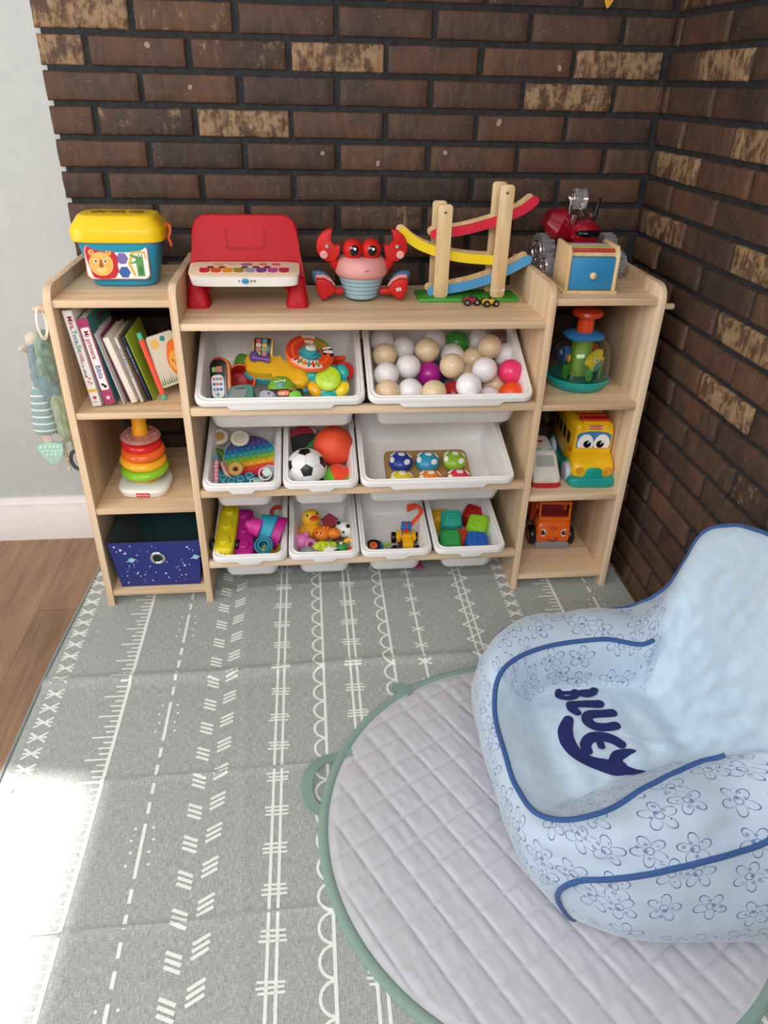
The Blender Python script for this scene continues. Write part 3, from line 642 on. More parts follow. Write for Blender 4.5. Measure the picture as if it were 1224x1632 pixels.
# ------------------------------------------------------------------ car ramp
t = thing('car_ramp', 'wooden toy car ramp with red, yellow and blue tracks on green base', 'toy ramp', TR(0, 0, 0))
B().box(.262, .098, .0085, TR(.986, .229, ZM+.0043), .003).obj('base', PM('3F9A2C', .45), t)
def post(x, y, h, slant=0):
    out = rrect(.036, h, .008, cy=h/2); out = [(px, max(py, 0)) for px, py in out]
    p = B().prism(out, .0085, front(x, y, ZM+.008), bev=.001).obj('post', BIRCH, t)
    if y < .22: B().cyl(.0035, .003, front(x, y-.005, ZM+.008+h-.018)).obj('screw', PM('8A8A8A', .25, Metallic=1.0), p)
post(.912, .2, .222); post(1.060, .2, .267); post(.909, .262, .222); post(1.057, .262, .267)
def track(pts, col, lab):
    q = cr(pts, 6); tr_ = B(); n = len(q); Wd = .023
    nr = []
    for i in range(n):
        a, c = q[max(0, i-1)], q[min(n-1, i+1)]; l = hypot(c[0]-a[0], c[1]-a[1]); nr.append((-(c[1]-a[1])/l, (c[0]-a[0])/l))
    def band(o0, o1): return [(x+a*o1, z+b_*o1) for (x, z), (a, b_) in zip(q, nr)]+[(x+a*o0, z+b_*o0) for (x, z), (a, b_) in zip(q, nr)][::-1]
    rb_ = ribbon(q, Wd, 6)
    d = B().prism(band(-.008, -.002), .05, front(0, .231, 0), bev=0).obj('track', BIRCH, t)
    for y, nm in ((.2080, 'track_side'), (.254, 'track_side')):
        B().prism(rb_, .004, front(0, y, 0), bev=.0008).obj(nm, BIRCH, d)
    B().prism(rb_, .0012, front(0, .2056, 0)).obj('painted_side', PM(col, .4), d)
track([(.890, .944), (.908, .946), (.961, .954), (1.007, .965), (1.055, .980), (1.103, 1.001), (1.132, 1.022)], 'D0203C', 'red')
track([(.811, .948), (.843, .925), (.877, .910), (.928, .895), (.98, .887), (1.042, .883)], 'F2D216', 'yellow')
track([(.890, .806), (.934, .811), (.985, .821), (1.036, .836), (1.086, .859), (1.133, .884)], '4E9ACB', 'blue')
print_marks('ramp_mark', 7, .0065, PM('F0E6D6'), front(1.047, .1953, ZM+.026), t, 5)
def toy_car(x, y, rz, col, lab):
    c = thing('toy_car', lab, 'toy car', TR(x, y, ZM, 0, 0, rz), 'little wooden cars by the ramp')
    out = [(-.019, .006), (-.020, .012), (-.014, .017), (-.006, .018), (.002, .0175), (.010, .0165), (.018, .013), (.019, .006)]
    B().prism(out, .017, front(0, 0, .0), bev=.0025).obj('car_body', PM(col, .35), c)
    B().ball(.0055, TR(-.002, 0, .0185), seg=14).obj('driver_head', BLACK, c)
    for sx in (-.0125, .0125):
        for sy in (-1, 1):
            wv = B().cyl(.0085, .006, TR(sx, sy*.0115, .0085, pi/2), bev=.001).obj('wheel', BLACK, c)
            B().cyl(.004, .0015, TR(sx, sy*.0148, .0085, pi/2)).obj('hub_cap', PM('C8C8C8', .3, Metallic=1.0), wv)
toy_car(.985, .158, rad(2), 'C02038', 'small red wooden car in front of the ramp'); toy_car(1.030, .145, rad(8), 'E8C020', 'small yellow wooden car in front of the ramp')

# ------------------------------------------------------------------ drawer box
t = thing('drawer_box', 'small plywood toy chest with a blue drawer on the right shelf top', 'toy box', TR(1.2485, .105, Z1, 0, 0, rad(-2)))
B().box(.132, .118, .007, TR(0, 0, .0035), .0012).obj('bottom_plate', BIRCH, t)
for s in (-1, 1): B().prism([(-.055, .007), (.055, .007), (.055, .104), (.048, .108), (-.040, .108), (-.055, .092)], .009, TR(s*.0575, 0, 0) @ YZ, bev=.002).obj('side_panel', BIRCH, t)
B().box(.105, .10, .008, TR(0, .004, .088), .001).obj('top_plate', BIRCH, t)
d = B().box(.104, .10, .074, TR(0, -.003, .046), .001).obj('drawer', PM('2C86B8', .4), t)
b = B(); b.cyl(.0035, .008, front(0, -.056, .044)); b.ball(.0085, TR(0, -.064, .044, s=(1, .75, 1)), seg=20); b.obj('knob', BIRCH, d)
for i, c in enumerate(('C03A3A', 'D8B04A', '8CA88A', 'A8B8B0', 'B04A60')): B().cyl(.0042, .104, TR(0, -.034+.018*i, .0965, 0, pi/2)).obj('roller_bar', PM(c, .45), t)

# ------------------------------------------------------------------ robot vehicle
GL = plastic('clear_plastic', 'F4F4FA', .08, **{'Transmission Weight': .85, 'IOR': 1.45}); CHR = PM('E8E8EC', .12, Metallic=1.0); DR = PM('8E0E22', .15)
t = thing('insect_buggy', 'dark red insect buggy with clear wheels behind the blue drawer box', 'toy vehicle', TR(1.285, .275, Z1))
b = B(); b.ball(.04, TR(.0, -.03, .105, s=(1, 1.0, .82))); b.obj('head', DR, t)
B().ball(.034, TR(.0, -.044, .108, s=(1.02, .9, .42))).obj('visor', PM('08080A', .08), t)
B().loft([(-.05, .01, .018, 3), (-.03, .03, .036, 3), (.02, .04, .045, 3), (.05, .02, .025, 3)], 28, TR(-.045, .015, .115, 0, rad(-68))).obj('body', DR, t)
b = B(); b.cyl(.007, .026, TR(-.035, -.03, .135, rad(30))); b.box(.003, .03, .004, TR(-.012, -.02, .152, rad(20))); b.box(.003, .03, .004, TR(-.018, -.018, .150, rad(20))); b.box(.018, .012, .012, TR(.012, -.03, .148, rad(20)), .003); b.obj('chrome_trim', CHR, t)
b = B(); b.box(.009, .006, .05, TR(.022, -.035, .165, rad(-12), rad(12)), .002); b.obj('antenna', BLACK, t)
b = B(); b.box(.05, .05, .04, TR(0, 0, .07), .006); b.obj('chassis', BLACK, t)
for x, y, z, r, wd in ((-.088, .02, .052, .042, .036), (.085, .03, .052, .042, .036), (.092, -.05, .032, .031, .026), (-.092, -.045, .028, .028, .02)):
    wh = B(); pr = [(r*.62, -wd/2), (r*.95, -wd/2+.001), (r, -wd/2+.005), (r*.96, 0), (r, wd/2-.005), (r*.95, wd/2-.001), (r*.62, wd/2), (r*.58, 0)]
    wh.lathe(pr+pr[:1], 30, TR(x, y, z+.0, 0, pi/2, rad(8)), cap0=False, cap1=False)
    for k in range(16): a = 2*pi*k/16; wh.box(.005, .006, wd*.9, TR(x, y, z, 0, pi/2, rad(8)) @ TR(r*cos(a), r*sin(a), 0, 0, 0, a), .001)
    o = wh.obj('wheel', GL, t)
    h = B(); sd = -1 if x < 0 else 1
    for k in range(6): a = 2*pi*k/6; h.box(r*.5, .005, .003, TR(x, y, z, 0, pi/2, rad(8)) @ TR(r*.33*cos(a), r*.33*sin(a), wd/2*sd*1.0, 0, 0, a), .001)
    h.torus(r*.6, .003, TR(x, y, z, 0, pi/2, rad(8)) @ TR(0, 0, wd/2*sd), n=24, k=8); h.obj('wheel_rim', CHR, o)
wh = B(); wh.lathe([(.012, -.016), (.024, -.015), (.026, -.01), (.023, 0), (.026, .01), (.024, .015), (.012, .016)], 28, TR(-.018, -.005, .182, 0, pi/2)); o = wh.obj('top_turbine', GL, t)
h = B(); h.box(.006, .008, .045, TR(-.042, -.012, .165), .002); h.cyl(.008, .008, TR(-.044, -.005, .184, 0, pi/2)); h.torus(.017, .002, TR(-.036, -.005, .182, 0, pi/2), n=20, k=8); h.cyl(.004, .04, TR(-.018, -.005, .182, 0, pi/2)); h.obj('turbine_bracket', CHR, o)

# ------------------------------------------------------------------ books in the left cubby
PAGE = cloth('book_pages', 'E6DDCB', 300, .8, .1)
def book(x, y, th, h, dp, lean, cover, lab, spine=None, rz=0):
    t = thing('book', lab, 'book', TR(x, y, Z2+.0005+th*sin(abs(lean)), 0, lean, rz), 'books in the top left cubby')
    b = B(); b.box(.0022, dp, h, TR(.0011, dp/2, h/2), .0008); b.box(.0022, dp, h, TR(th-.0011, dp/2, h/2), .0008); b.box(th, .0025, h, TR(th/2, .00125, h/2), .0008)
    c = b.obj('cover', PM(cover, .35), t); B().box(th-.0046, dp-.006, h-.006, TR(th/2, dp/2, h/2), 0).obj('page_block', PAGE, t); return t, c
SP = lambda th, z, d=.0007: TR(th/2, -d, z, pi/2, 0, 0) @ Matrix.Rotation(-pi/2, 4, 'Z')
def spine_text(t, th, z, s, size, col, dx=0): return writing('spine_title', s, size, PM(col, .4), TR(th/2+dx, -.0006, z, 0, 0, 0) @ FR @ Matrix.Rotation(-pi/2, 4, 'Z'), t, .0002, 'LEFT')
t, c = book(.050, .036, .0235, .232, .19, -rad(6.8), 'F3EFEA', 'white board book titled Mira, Toca, Siente, leftmost on the shelf')
zz = .219
for s, col, adv in (('Mira,', 'B02038', .0325), ('Toca,', '3C6EB4', .0345), ('Sie', '4C8C8A', .0195), ('nte', 'B8566A', .022)):
    spine_text(c, .0235, zz, s, .0155, col, .001); zz -= adv
print_marks('small_print', 12, .005, PM('5A5A5A'), TR(.008, -.0006, .112) @ FR @ Matrix.Rotation(-pi/2, 4, 'Z'), c)
b = B()
for x, z in ((.0085, .076), (.014, .070), (.0095, .062), (.015, .058)): b.prism(star(.0036, .0018), .0005, front(x, -.0005, z))
b.obj('paw_print', PM('D46A3A'), c); B().box(.0225, .0006, .007, TR(.0118, -.0003, .040), 0).obj('spine_stripe', PM('E3B840'), c); B().prism(circ(.0055, 4, 0, 0), .0006, front(.0118, -.0003, .022)).obj('publisher_mark', PM('B04A78'), c); print_marks('small_print', 6, .003, PM('555555'), TR(.005, -.0006, .011) @ FR, c)
t, c = book(.0785, .043, .0255, .212, .18, -rad(8.2), '3D7F84', 'teal board book with white spine reading Mi primera Biblia')
B().box(.0250, .0008, .209, TR(.0128, -.0004, .106), 0).obj('spine_panel', PM('B03A68', .4), c)
sp = B().prism(rrect(.019, .152, .004), .0006, front(.0128, -.0011, .114)).obj('spine_label', WHITE, c)
writing('spine_title', 'Mi primera', .0165, PM('B02850'), TR(.0128, -.0016, .183) @ FR @ Matrix.Rotation(-pi/2, 4, 'Z'), c, .0002, 'LEFT', .92)
writing('spine_title', 'Biblia', .0165, PM('3E5A92'), TR(.0128, -.0016, .100) @ FR @ Matrix.Rotation(-pi/2, 4, 'Z'), c, .0002, 'LEFT', .95)
b = B(); b.prism(circ(.0034, 10, .0105, .0), .0005, front(0, -.0016, .052)); b.prism(circ(.0040, 10, .015, .0), .0005, front(0, -.0016, .047)); b.obj('sheep_mark', BLACK, c)
B().prism(rrect(.008, .008, .0015), .0005, front(.0128, -.0011, .018)).obj('publisher_mark', PM('F0D8E0'), c)
CM = TR(.0262, .09, .13) @ Matrix.Rotation(pi/2, 4, 'Z') @ FR     # the big cover on its right side
writing('cover_title', 'mi primera', .017, PM('7A2F52'), CM @ TR(.01, .062, 0), c, .0002); writing('cover_title', 'Biblia', .034, PM('C8DCDC'), CM @ TR(.0, .030, 0), c, .0002)
book(.118, .052, .005, .178, .15, -rad(12.5), 'E9E4E2', 'thin white paperback left of the thick cream paged book')
book(.128, .066, .004, .172, .14, -rad(13.2), '7E2A5A', 'thin purple book set back beside the thick cream paged book')
t, c = book(.1385, .05, .0165, .166, .15, -rad(14.5), 'ECE4D8', 'thick board book with plain cream page edges facing out')
t, c = book(.1585, .06, .008, .165, .15, -rad(13.5), 'EDE9E4', 'narrow book with white spine and blue lettering'); print_marks('spine_print', 26, .0042, PM('3A5AA0'), TR(.004, -.0006, .14) @ FR @ Matrix.Rotation(-pi/2, 4, 'Z'), c, 3)
t, c = book(.168, .066, .006, .168, .14, -rad(14), '8A7350', 'narrow brown book with a snakeskin look spine')
for k in range(22): B().prism(circ(.0022, 4, 0, 0, .003), .0005, front(.003, -.0004, .008+k*.0073)).obj('spine_pattern', PM('3A2C20'), c)
t, c = book(.176, .07, .0085, .166, .14, -rad(15), '1C2C50', 'navy blue picture book with lime edge'); print_marks('spine_print', 22, .0042, PM('B8C4D8'), TR(.004, -.0006, .14) @ FR @ Matrix.Rotation(-pi/2, 4, 'Z'), c, 4)
t, c = book(.186, .074, .0045, .168, .16, -rad(15), 'A9C83C', 'thin lime green book beside the cloth book')
t = thing('cloth_book', 'soft cloth baby book with orange spine and lion page', 'cloth book', TR(.213, .078, Z2+.004, 0, -rad(13), 0))
B().tube([(0, 0, .012), (0, 0, .155)], .0065, k=16).obj('spine_tube', cloth('coral_fabric', 'EE5B40'), t)
b = B(); b.tube([(0, 0, 0), (0, 0, .014)], .0058, k=12); b.tube([(0, 0, .153), (0, 0, .170)], .0058, k=12); b.obj('spine_lining', PM('4CC0A4', .8), t)
PGM = TR(.034, .022, .088, 0, rad(3), rad(32)) @ FR
pg = B().prism(rrect(.068, .128, .006), .008, PGM, bev=.003).obj('page', cloth('printed_page', 'DED8C8'), t)
QG = lambda z: PGM @ TR(0, 0, .0043+z*.0003)
b = B(); b.prism(cr([(.008, .03), (.018, .042), (.032, .04), (.033, .0), (.030, -.04), (.018, -.045), (.006, -.03), (.0, -.005)], 3, True), .0006, QG(0), m=0); b.prism(circ(.014, 20, .018, -.008, .026), .0006, QG(1), m=1)
b.prism(circ(.0016, 8, .013, -.006, .003), .0006, QG(2), m=2); b.prism(circ(.0016, 8, .024, -.002, .003), .0006, QG(2), m=2); b.prism(circ(.0022, 8, .019, -.014), .0006, QG(2), m=2)
b.prism(circ(.010, 18, -.018, .044, .012), .0006, QG(0), m=3); b.prism(circ(.007, 7, .004, .052), .0006, QG(0), m=4)
for k in range(9): b.prism([(-.03+.006*k, -.058), (-.028+.006*k, -.04+.006*sin(k*2)), (-.026+.006*k, -.058)], .0006, QG(0), m=5)
b.obj('lion_print', [PM('E8782E', .8), PM('EDB04A', .8), BLACK, PM('EFC46A', .8), PM('3C8C94', .8), PM('5A8C5A', .8)], pg)

# ------------------------------------------------------------------ ring stacker
t = thing('ring_stacker', 'baby ring stacker with white base and yellow post, left middle cubby', 'stacking toy', TR(.126, .115, Z3, 0, rad(2), 0))
BM2 = B().loft([(.001, .052, .050, 4), (.004, .062, .062, 3.6), (.018, .067, .067, 3.4), (.026, .064, .064, 3.4), (.029, .055, .055, 3.4)], 48, TR(0, .0, 0)).obj('rocker_base', WHITE, t)
fp_logo(BM2, front(.003, -.0672, .0125), .034)
B().lathe([(.032, .028), (.036, .032), (.030, .044), (.026, .06), (.018, .19), (.0185, .195), (.019, .198), (.0185, .224), (.016, .227)], 32).obj('post', plastic('amber_plastic', 'F2A818', .25), t)
for z, R_, c, nm, tl in ((.062, .046, '8CCB2A', 0, 4), (.087, .043, 'F5B62A', 0, -2), (.112, .040, 'F0682A', 0, 3), (.134, .035, 'D8242A', 0, -2)):
    B().torus(R_-.0, .0155 if z > .13 else .0165, TR(.002*(tl > 0), 0, z, rad(6), rad(-tl), 0), sq=.78, n=48, k=16).obj('stacking_ring', PM(c, .2), t)
tp = B().lathe([(.02, -.003), (.045, -.005), (.051, 0), (.045, .006), (.02, .008)], 44, TR(0, 0, .154, rad(6), 0)).obj('rattle_ring', plastic('clear_pink', 'F0B0A8', .1, **{'Transmission Weight': .6}), t)
for k in range(26):
    a = random.uniform(0, 6.28); r = random.uniform(.024, .044); B().ball(.0022, TR(r*cos(a), r*sin(a), .1605+.1*r*sin(a), s=(1, 1, .6)), seg=8).obj('rattle_bead', PM(random.choice(['E8E8F0', 'D83040', '4CA83C', 'F0D040', '5A3A3A']), .3), tp)

# ------------------------------------------------------------------ fabric bin
def space_mat():
    t = NT('space_print_fabric'); t.b.inputs['Base Color'].default_value = lin('26307C'); t.b.inputs['Roughness'].default_value = .6; return t.m
t = thing('fabric_bin', 'navy fabric storage bin with stars, planets and a metal grommet', 'fabric bin', TR(.1455, .010, Z4))
SPM = space_mat(); INS = cloth('dark_teal_lining', '1D4646', 500, .8)
def tap(b, w0, w1, h, d0, d1, ins=0, y0=0):
    A = [(-w0/2+ins, y0+.012+ins, ins), (w0/2-ins, y0+.012+ins, ins), (w0/2-ins, d0-ins, ins), (-w0/2+ins, d0-ins, ins)]
    C = [(-w1/2+ins, y0+ins, h), (w1/2-ins, y0+ins, h), (w1/2-ins, d1-ins, h), (-w1/2+ins, d1-ins, h)]
    return [b.bm.verts.new(p) for p in A], [b.bm.verts.new(p) for p in C]
b = B(); A, C = tap(b, .212, .240, .150, .29, .30); A2, C2 = tap(b, .212, .240, .150, .29, .30, .0025)
for i in range(4): j = (i+1) % 4; b._f((A[i], A[j], C[j], C[i]), 0); b._f((A2[j], A2[i], C2[i], C2[j]), 1); b._f((C[i], C[j], C2[j], C2[i]), 1)
b._f(A[::-1], 0); b._f(A2, 1); fb = b.obj('bin_body', [SPM, INS], t, 20)
FB = TR(0, 0, 0, 0, 0, 0) @ TR(0, .0115, .0) @ Matrix.Rotation(rad(4.6), 4, 'X') @ FR
def fbp(x, z, k=0): return FB @ TR(x, z, .0006+.0003*k)
B().torus(.0165, .0042, fbp(.004, .098, 4), n=32, k=10, sq=.6).obj('grommet', CHR, fb); B().prism(circ(.014, 24), .0005, fbp(.004, .098, 1)).obj('grommet_hole', PM('12302E', .9), fb)
rs = random.Random(11); b = B()
for k in range(52):
    x, z = rs.uniform(-.1, .1), rs.uniform(.012, .14)
    if hypot(x-.004, z-.098) < .026: continue
    b.prism(circ(rs.choice([.0009, .0013, .0018]), 8, x, z), .0004, fbp(0, 0))
for x, z, r in ((-.104, .139, .004), (-.078, .117, .004), (.072, .069, .0045), (.018, .043, .004), (.085, .132, .004), (-.02, .02, .003), (-.055, .05, .003)): b.prism([(x+a, z+c) for a, c in star(r, r*.45, 5, .6)], .0004, fbp(0, 0))
b.prism(circ(.0035, 12, -.089, .128), .0004, fbp(0, 0)); b.obj('star_print', PM('E8ECF4', .6), fb)
for x, z, r in ((-.066, .093, .008), (.104, .097, .008)):
    B().prism(circ(r, 20, x, z), .0004, fbp(0, 0, 1)).obj('planet_print', PM('8CC4D8', .6), fb); B().prism(ribbon([(x-r*1.6, z-.004), (x, z-.001), (x+r*1.6, z+.003)], .0016), .0004, fbp(0, 0, 2)).obj('planet_ring', PM('D8E8F0', .6), fb)

# ------------------------------------------------------------------ right cubbies
t = thing('fish_popper', 'push down fish popper toy with clear dome, top right cubby', 'popper toy', TR(1.290, .148, Z2))
B().lathe([(.066, 0), (.074, .003), (.083, .018), (.085, .026), (.081, .030), (.076, .026)], 48).obj('base', PM('17A39C', .3), t)
B().lathe([(.079, .027), (.0795, .05), (.077, .085), (.069, .112), (.053, .128), (.032, .134), (.031, .1325), (.052, .1265), (.0675, .111), (.0755, .0845), (.078, .05), (.0775, .027), (.079, .027)], 48, cap0=False, cap1=False).obj('dome', plastic('clear_dome', 'FFFFFF', .04, **{'Transmission Weight': 1.0, 'IOR': 1.35}), t)
B().loft([(.130, .048, .042, 3), (.135, .052, .045, 3), (.140, .048, .041, 3), (.146, .034, .030, 2.4)], 40).obj('dome_cap', PM('2F7CB8', .3), t)
b = B().lathe([(.022, .146), (.021, .175), (.020, .182), (.036, .186), (.040, .192), (.038, .199), (.028, .203)], 36).obj('plunger', PM('E2491A', .3), t)
B().lathe([(.026, .03), (.028, .05), (.027, .12), (.026, .126)], 28).obj('center_column', PM('8AB83A', .4), t)
for a, c in ((rad(215), '3E9A3A'), (rad(325), '3E9A3A'), (rad(280), '5AA84A')):
    B().prism(cr([(-.008, 0), (-.012, .02), (-.006, .036), (-.008, .05), (0, .03), (.006, .045), (.008, .02), (.006, 0)], 3, True), .004, TR(.058*cos(a), .058*sin(a), .03, 0, 0, a+pi/2) @ FR, bev=.001).obj('seaweed', PM(c, .4), t)
def fish(a, z, c1, c2, sc=1):
    M = TR(.052*cos(a), .052*sin(a), z, 0, 0, a+pi/2) @ FR @ Matrix.Scale(sc, 4)
    f = B().prism(cr([(-.032, .0), (-.022, .012), (-.004, .024), (.012, .030), (.018, .026), (.012, .010), (.018, .0), (.010, -.016), (-.004, -.024), (-.018, -.014)], 3, True), .016, M, bev=.005, seg=3).obj('fish', PM(c1, .35), t, 60)
    B().prism(cr([(-.014, -.014), (.0, -.004), (.012, .008), (.016, .0), (.010, -.016), (-.003, -.023)], 3, True), .0175, M, bev=.003).obj('fish_belly', PM(c2, .35), f)
    b = B(); b.cyl(.0062, .019, M @ TR(-.006, .008, 0), m=0); b.cyl(.0035, .0205, M @ TR(-.006, .008, 0), m=1); b.obj('fish_eye', [WHITE, PM('1A2A7A')], f)
    B().prism(cr([(.018, .004), (.028, .010), (.030, -.004), (.020, -.012)], 4, True), .006, M, bev=.001).obj('tail_fin', PM('E8B030', .4), f)
fish(rad(296), .078, 'E3D22A', '4A98A8', 1.05); fish(rad(195), .085, '2A6AA8', '1A4A88', .95); fish(rad(50), .09, 'D8502A', 'E8B030', .9)

t = thing('toy_school_bus', 'yellow toy school bus with big eyes and teal bumper', 'toy bus', TR(1.342, .045, Z3, 0, 0, rad(-3)))
BY = PM('F0BE14', .3); TL = PM('139A8E', .35)
b = B(); b.loft([(-.002, .058, .056, 6), (0, .062, .060, 6)], 40, TR(0, .13, .10, pi/2)) if 0 else None
def bodyloft(b, secs, n=44, m=0):               # sections along y: (y, halfwidth, z0, z1, p)
    R_ = []
    for y, a, z0, z1, p in secs:
        row = []
        for i in range(n):
            q = 2*pi*i/n+1e-4; c, d = cos(q), sin(q)
            row.append(b.bm.verts.new((a*math.copysign(abs(c)**(2/p), c), y, (z0+z1)/2+(z1-z0)/2*math.copysign(abs(d)**(2/p), d))))
        R_.append(row)
    for r1, r2 in zip(R_, R_[1:]):
        for i in range(n): b._f((r1[i], r2[i], r2[(i+1) % n], r1[(i+1) % n]), m)
    b._f(R_[0], m); b._f(R_[-1][::-1], m)
b = B(); bodyloft(b, [(.045, .046, .06, .158, 5), (.047, .053, .03, .167, 5), (.06, .0565, .028, .172, 6), (.24, .0565, .028, .172, 6), (.248, .05, .04, .15, 5)]); bus = b.obj('body', BY, t, 50)
b = B(); bodyloft(b, [(.004, .048, .03, .060, 4), (.008, .055, .026, .066, 4.5), (.02, .058, .02, .076, 5), (.045, .060, .02, .086, 6), (.075, .059, .02, .086, 6)]); b.obj('hood', BY, t, 60)
B().prism(circ(.017, 30), .01, front(0, .0, 0)) if 0 else None
EM = lambda x, z, k=0, rx=0: front(x, .0455-.0007*k-.0012, z, -rad(1))
ws = B().prism([(-.047, .099), (.047, .099)]+[(.047*cos(a)*1.0, .136+.013*sin(a)) for a in [pi*k/12 for k in range(13)]], .002, front(0, .0443, 0)).obj('windscreen', PM('3E84B8', .3), t)
for s in (-1, 1):
    B().prism([(p[0], max(p[1], -.012)) for p in circ(.0222, 30, 0, 0, .028)], .002, EM(s*.0226, .1125, 2)).obj('eye_white', WHITE, ws)
    e = B().prism(circ(.0105, 24), .002, EM(s*.018, .112, 4)).obj('eye_pupil', PM('14141A', .2), ws); B().prism([(0, 0), (.003, .009), (.0085, .0075)], .002, EM(s*.018, .112, 5)).obj('eye_glint', WHITE, e)
    B().prism(circ(.0055, 16), .006, EM(s*.036, .159, 0)).obj('roof_light', PM('E8B418', .3), bus)
    hl = B(); hl.torus(.0085, .0022, front(s*.040, .0025, .050, -rad(6)), n=24, k=8); hl.cyl(.006, .005, front(s*.040, .003, .050, -rad(6))); hl.obj('headlight', PM('E59A22', .25), bus)
sg = B().prism(rrect(.036, .0105, .001), .0015, EM(0, .1605, 0)).obj('route_sign', PM('C0303A', .4), bus); writing('lettering', 'SCHOOL BUS', .0066, WHITE, EM(0, .1605, 2), sg, .0002)
b = B(); bodyloft(b, [(-.008, .050, .003, .026, 4), (-.004, .061, .0, .031, 4), (.012, .067, .0, .031, 4), (.24, .066, .0, .030, 5), (.246, .06, .004, .026, 5)])
b.prism([(-.027, .02), (.027, .02), (.022, .052), (.012, .058), (-.012, .058), (-.022, .052)], .014, front(0, .0, 0, -rad(4)), bev=.003)
for k in range(3): b.box(.03, .003, .0025, TR(0, -.005+.001*k, .032+.008*k), .001)
b.obj('bumper', TL, t, 60)
for s in (-1, 1):
    for y in (.045, .2):
        o = B().cyl(.028, .014, TR(s*.064, y, .028, 0, pi/2), bev=.004).obj('wheel', PM('8AA0D0' if 0 else 'C6CCE4', .35), t)
        B().torus(.031, .004, TR(s*.064, y, .03, 0, pi/2), n=28, k=8, arc=.5).obj('wheel_arch', TL, o)
    for y in (.09, .13, .17, .21): B().prism(rrect(.028, .034, .004), .001, TR(s*.0565, y, .112, 0, 0, s*pi/2) @ FR).obj('side_window', PM('3A2A14', .3), bus)
    B().prism(circ(.006, 12), .002, TR(s*.0575, .06, .088, 0, 0, s*pi/2) @ FR).obj('side_button', PM('D83A2A'), bus)
for k, c in enumerate(('B81E22', 'D8452A', 'E8C02A', '6AA83A', '2A9AA0', '2A6AA8')):
    q = B().box(.082-.006*k, .018, .007, TR(0, .065+.026*k, .178), .002).obj('xylophone_bar', PM(c, .3), bus); B().ball(.004, TR(-.034+.003*k, .065+.026*k, .182), seg=10).obj('bar_screw', PM(c, .3), q)
B().box(.07, .17, .006, TR(0, .13, .1725), .002).obj('bar_frame', BY, bus)

t = thing('toy_ambulance', 'white toy ambulance with red base beside the school bus', 'toy ambulance', TR(1.214, .05, Z3, 0, 0, rad(-3)))
WA = PM('E6E2DA', .35); b = B(); bodyloft(b, [(.0, .030, .014, .026, 4), (.004, .037, .010, .034, 5), (.03, .039, .010, .046, 5), (.055, .036, .010, .078, 6), (.065, .034, .01, .082, 6), (.16, .034, .01, .084, 6), (.165, .03, .014, .078, 6)])
am = b.obj('body', WA, t, 50)
b = B(); bodyloft(b, [(-.004, .034, .0, .012, 3), (.002, .041, .0, .014, 5), (.16, .041, .0, .014, 6), (.165, .036, .002, .012, 6)]); b.obj('base', PM('B8202E', .35), t)
B().prism([(-.026, -.016), (.026, -.016), (.023, .016), (-.023, .016)], .001, TR(0, .0415, .0615, -rad(40)) @ FR).obj('windscreen', PM('A8B0AC', .2), am)
for s in (-1, 1): B().box(.012, .006, .006, TR(s*.017, .066, .085), .002).obj('warning_light', PM('6CC0A8', .3), am)
B().prism([(0, -.008), (.010, .003), (.006, .008), (0, .004), (-.006, .008), (-.010, .003)], .001, TR(0, .12, .0845)).obj('heart_mark', PM('C83A34'), am)
b = B(); b.box(.03, .002, .012, TR(0, -.001, .026, -rad(20)), .001)
for s in (-1, 1): b.torus(.006, .001, front(s*.026, .001, .025), n=16, k=6)
b.obj('grille', PM('D8D4CC', .4), am)
for s in (-1, 1):
    for y in (.03, .13): B().cyl(.014, .006, TR(s*.040, y, .014, 0, pi/2)).obj('wheel', BLACK, t)

t = thing('toy_dump_truck', 'orange toy truck with smiling face in the lower right cubby', 'toy truck', TR(1.292, .135, Z4, 0, 0, rad(-4)))
OR = PM('EE6A14', .35)
b = B(); bodyloft(b, [(-.002, .042, .03, .062, 4), (.002, .050, .018, .078, 5), (.012, .052, .018, .092, 5), (.05, .052, .018, .096, 6), (.055, .05, .02, .09, 6)]); cab = b.obj('cab', OR, t, 50)
b = B()
for s in (-1, 1): b.box(.007, .007, .052, TR(s*.045, .018, .117, rad(-8)), .002); b.box(.008, .008, .052, TR(s*.045, .065, .117), .002)
b.box(.102, .052, .008, TR(0, .044, .146), .003); b.box(.098, .008, .014, TR(0, .013, .096), .003); b.box(.098, .012, .05, TR(0, .07, .118), .003); b.obj('cab_frame', OR, cab)
b = B(); b.box(.09, .05, .03, TR(0, .042, .088), .006); b.box(.07, .01, .03, TR(0, .056, .108), .004); b.obj('seat', PM('8A2A2E', .4), cab)
tb = B(); bodyloft(tb, [(.08, .052, .05, .150, 6), (.085, .054, .04, .172, 6)]);
for s in (-1, 1): tb.prism([(.082, .05), (.19, .05), (.20, .15), (.082, .172)], .005, TR(s*.052, 0, 0) @ YZ, bev=.002)
tb.box(.10, .11, .006, TR(0, .137, .05), .002); tb.box(.10, .005, .10, TR(0, .192, .10), .002)
tb.obj('dump_bed', PM('E0601A', .35), t)
b = B(); bodyloft(b, [(-.008, .044, .002, .02, 3), (-.005, .052, .0, .024, 4), (.02, .054, .0, .026, 5), (.19, .05, .004, .03, 6)]); b.obj('chassis', PM('8E8E94', .4), t)
for s in (-1, 1):
    e = B().prism(circ(.011, 22, 0, 0, .0125), .0016, front(s*.033, -.0008, .056, -rad(4), s*.12)).obj('eye_white', WHITE, cab); B().prism(circ(.0075, 20), .0016, front(s*.031, -.002, .056, -rad(4), s*.12)).obj('eye_pupil', BLACK, e); B().prism(circ(.0024, 10), .0016, front(s*.031+.003, -.003, .059, -rad(4), s*.12)).obj('eye_glint', WHITE, e)
b = B()
for k in range(5): b.box(.002, .003, .018, TR(-.010+.005*k, .0, .066), .0008)
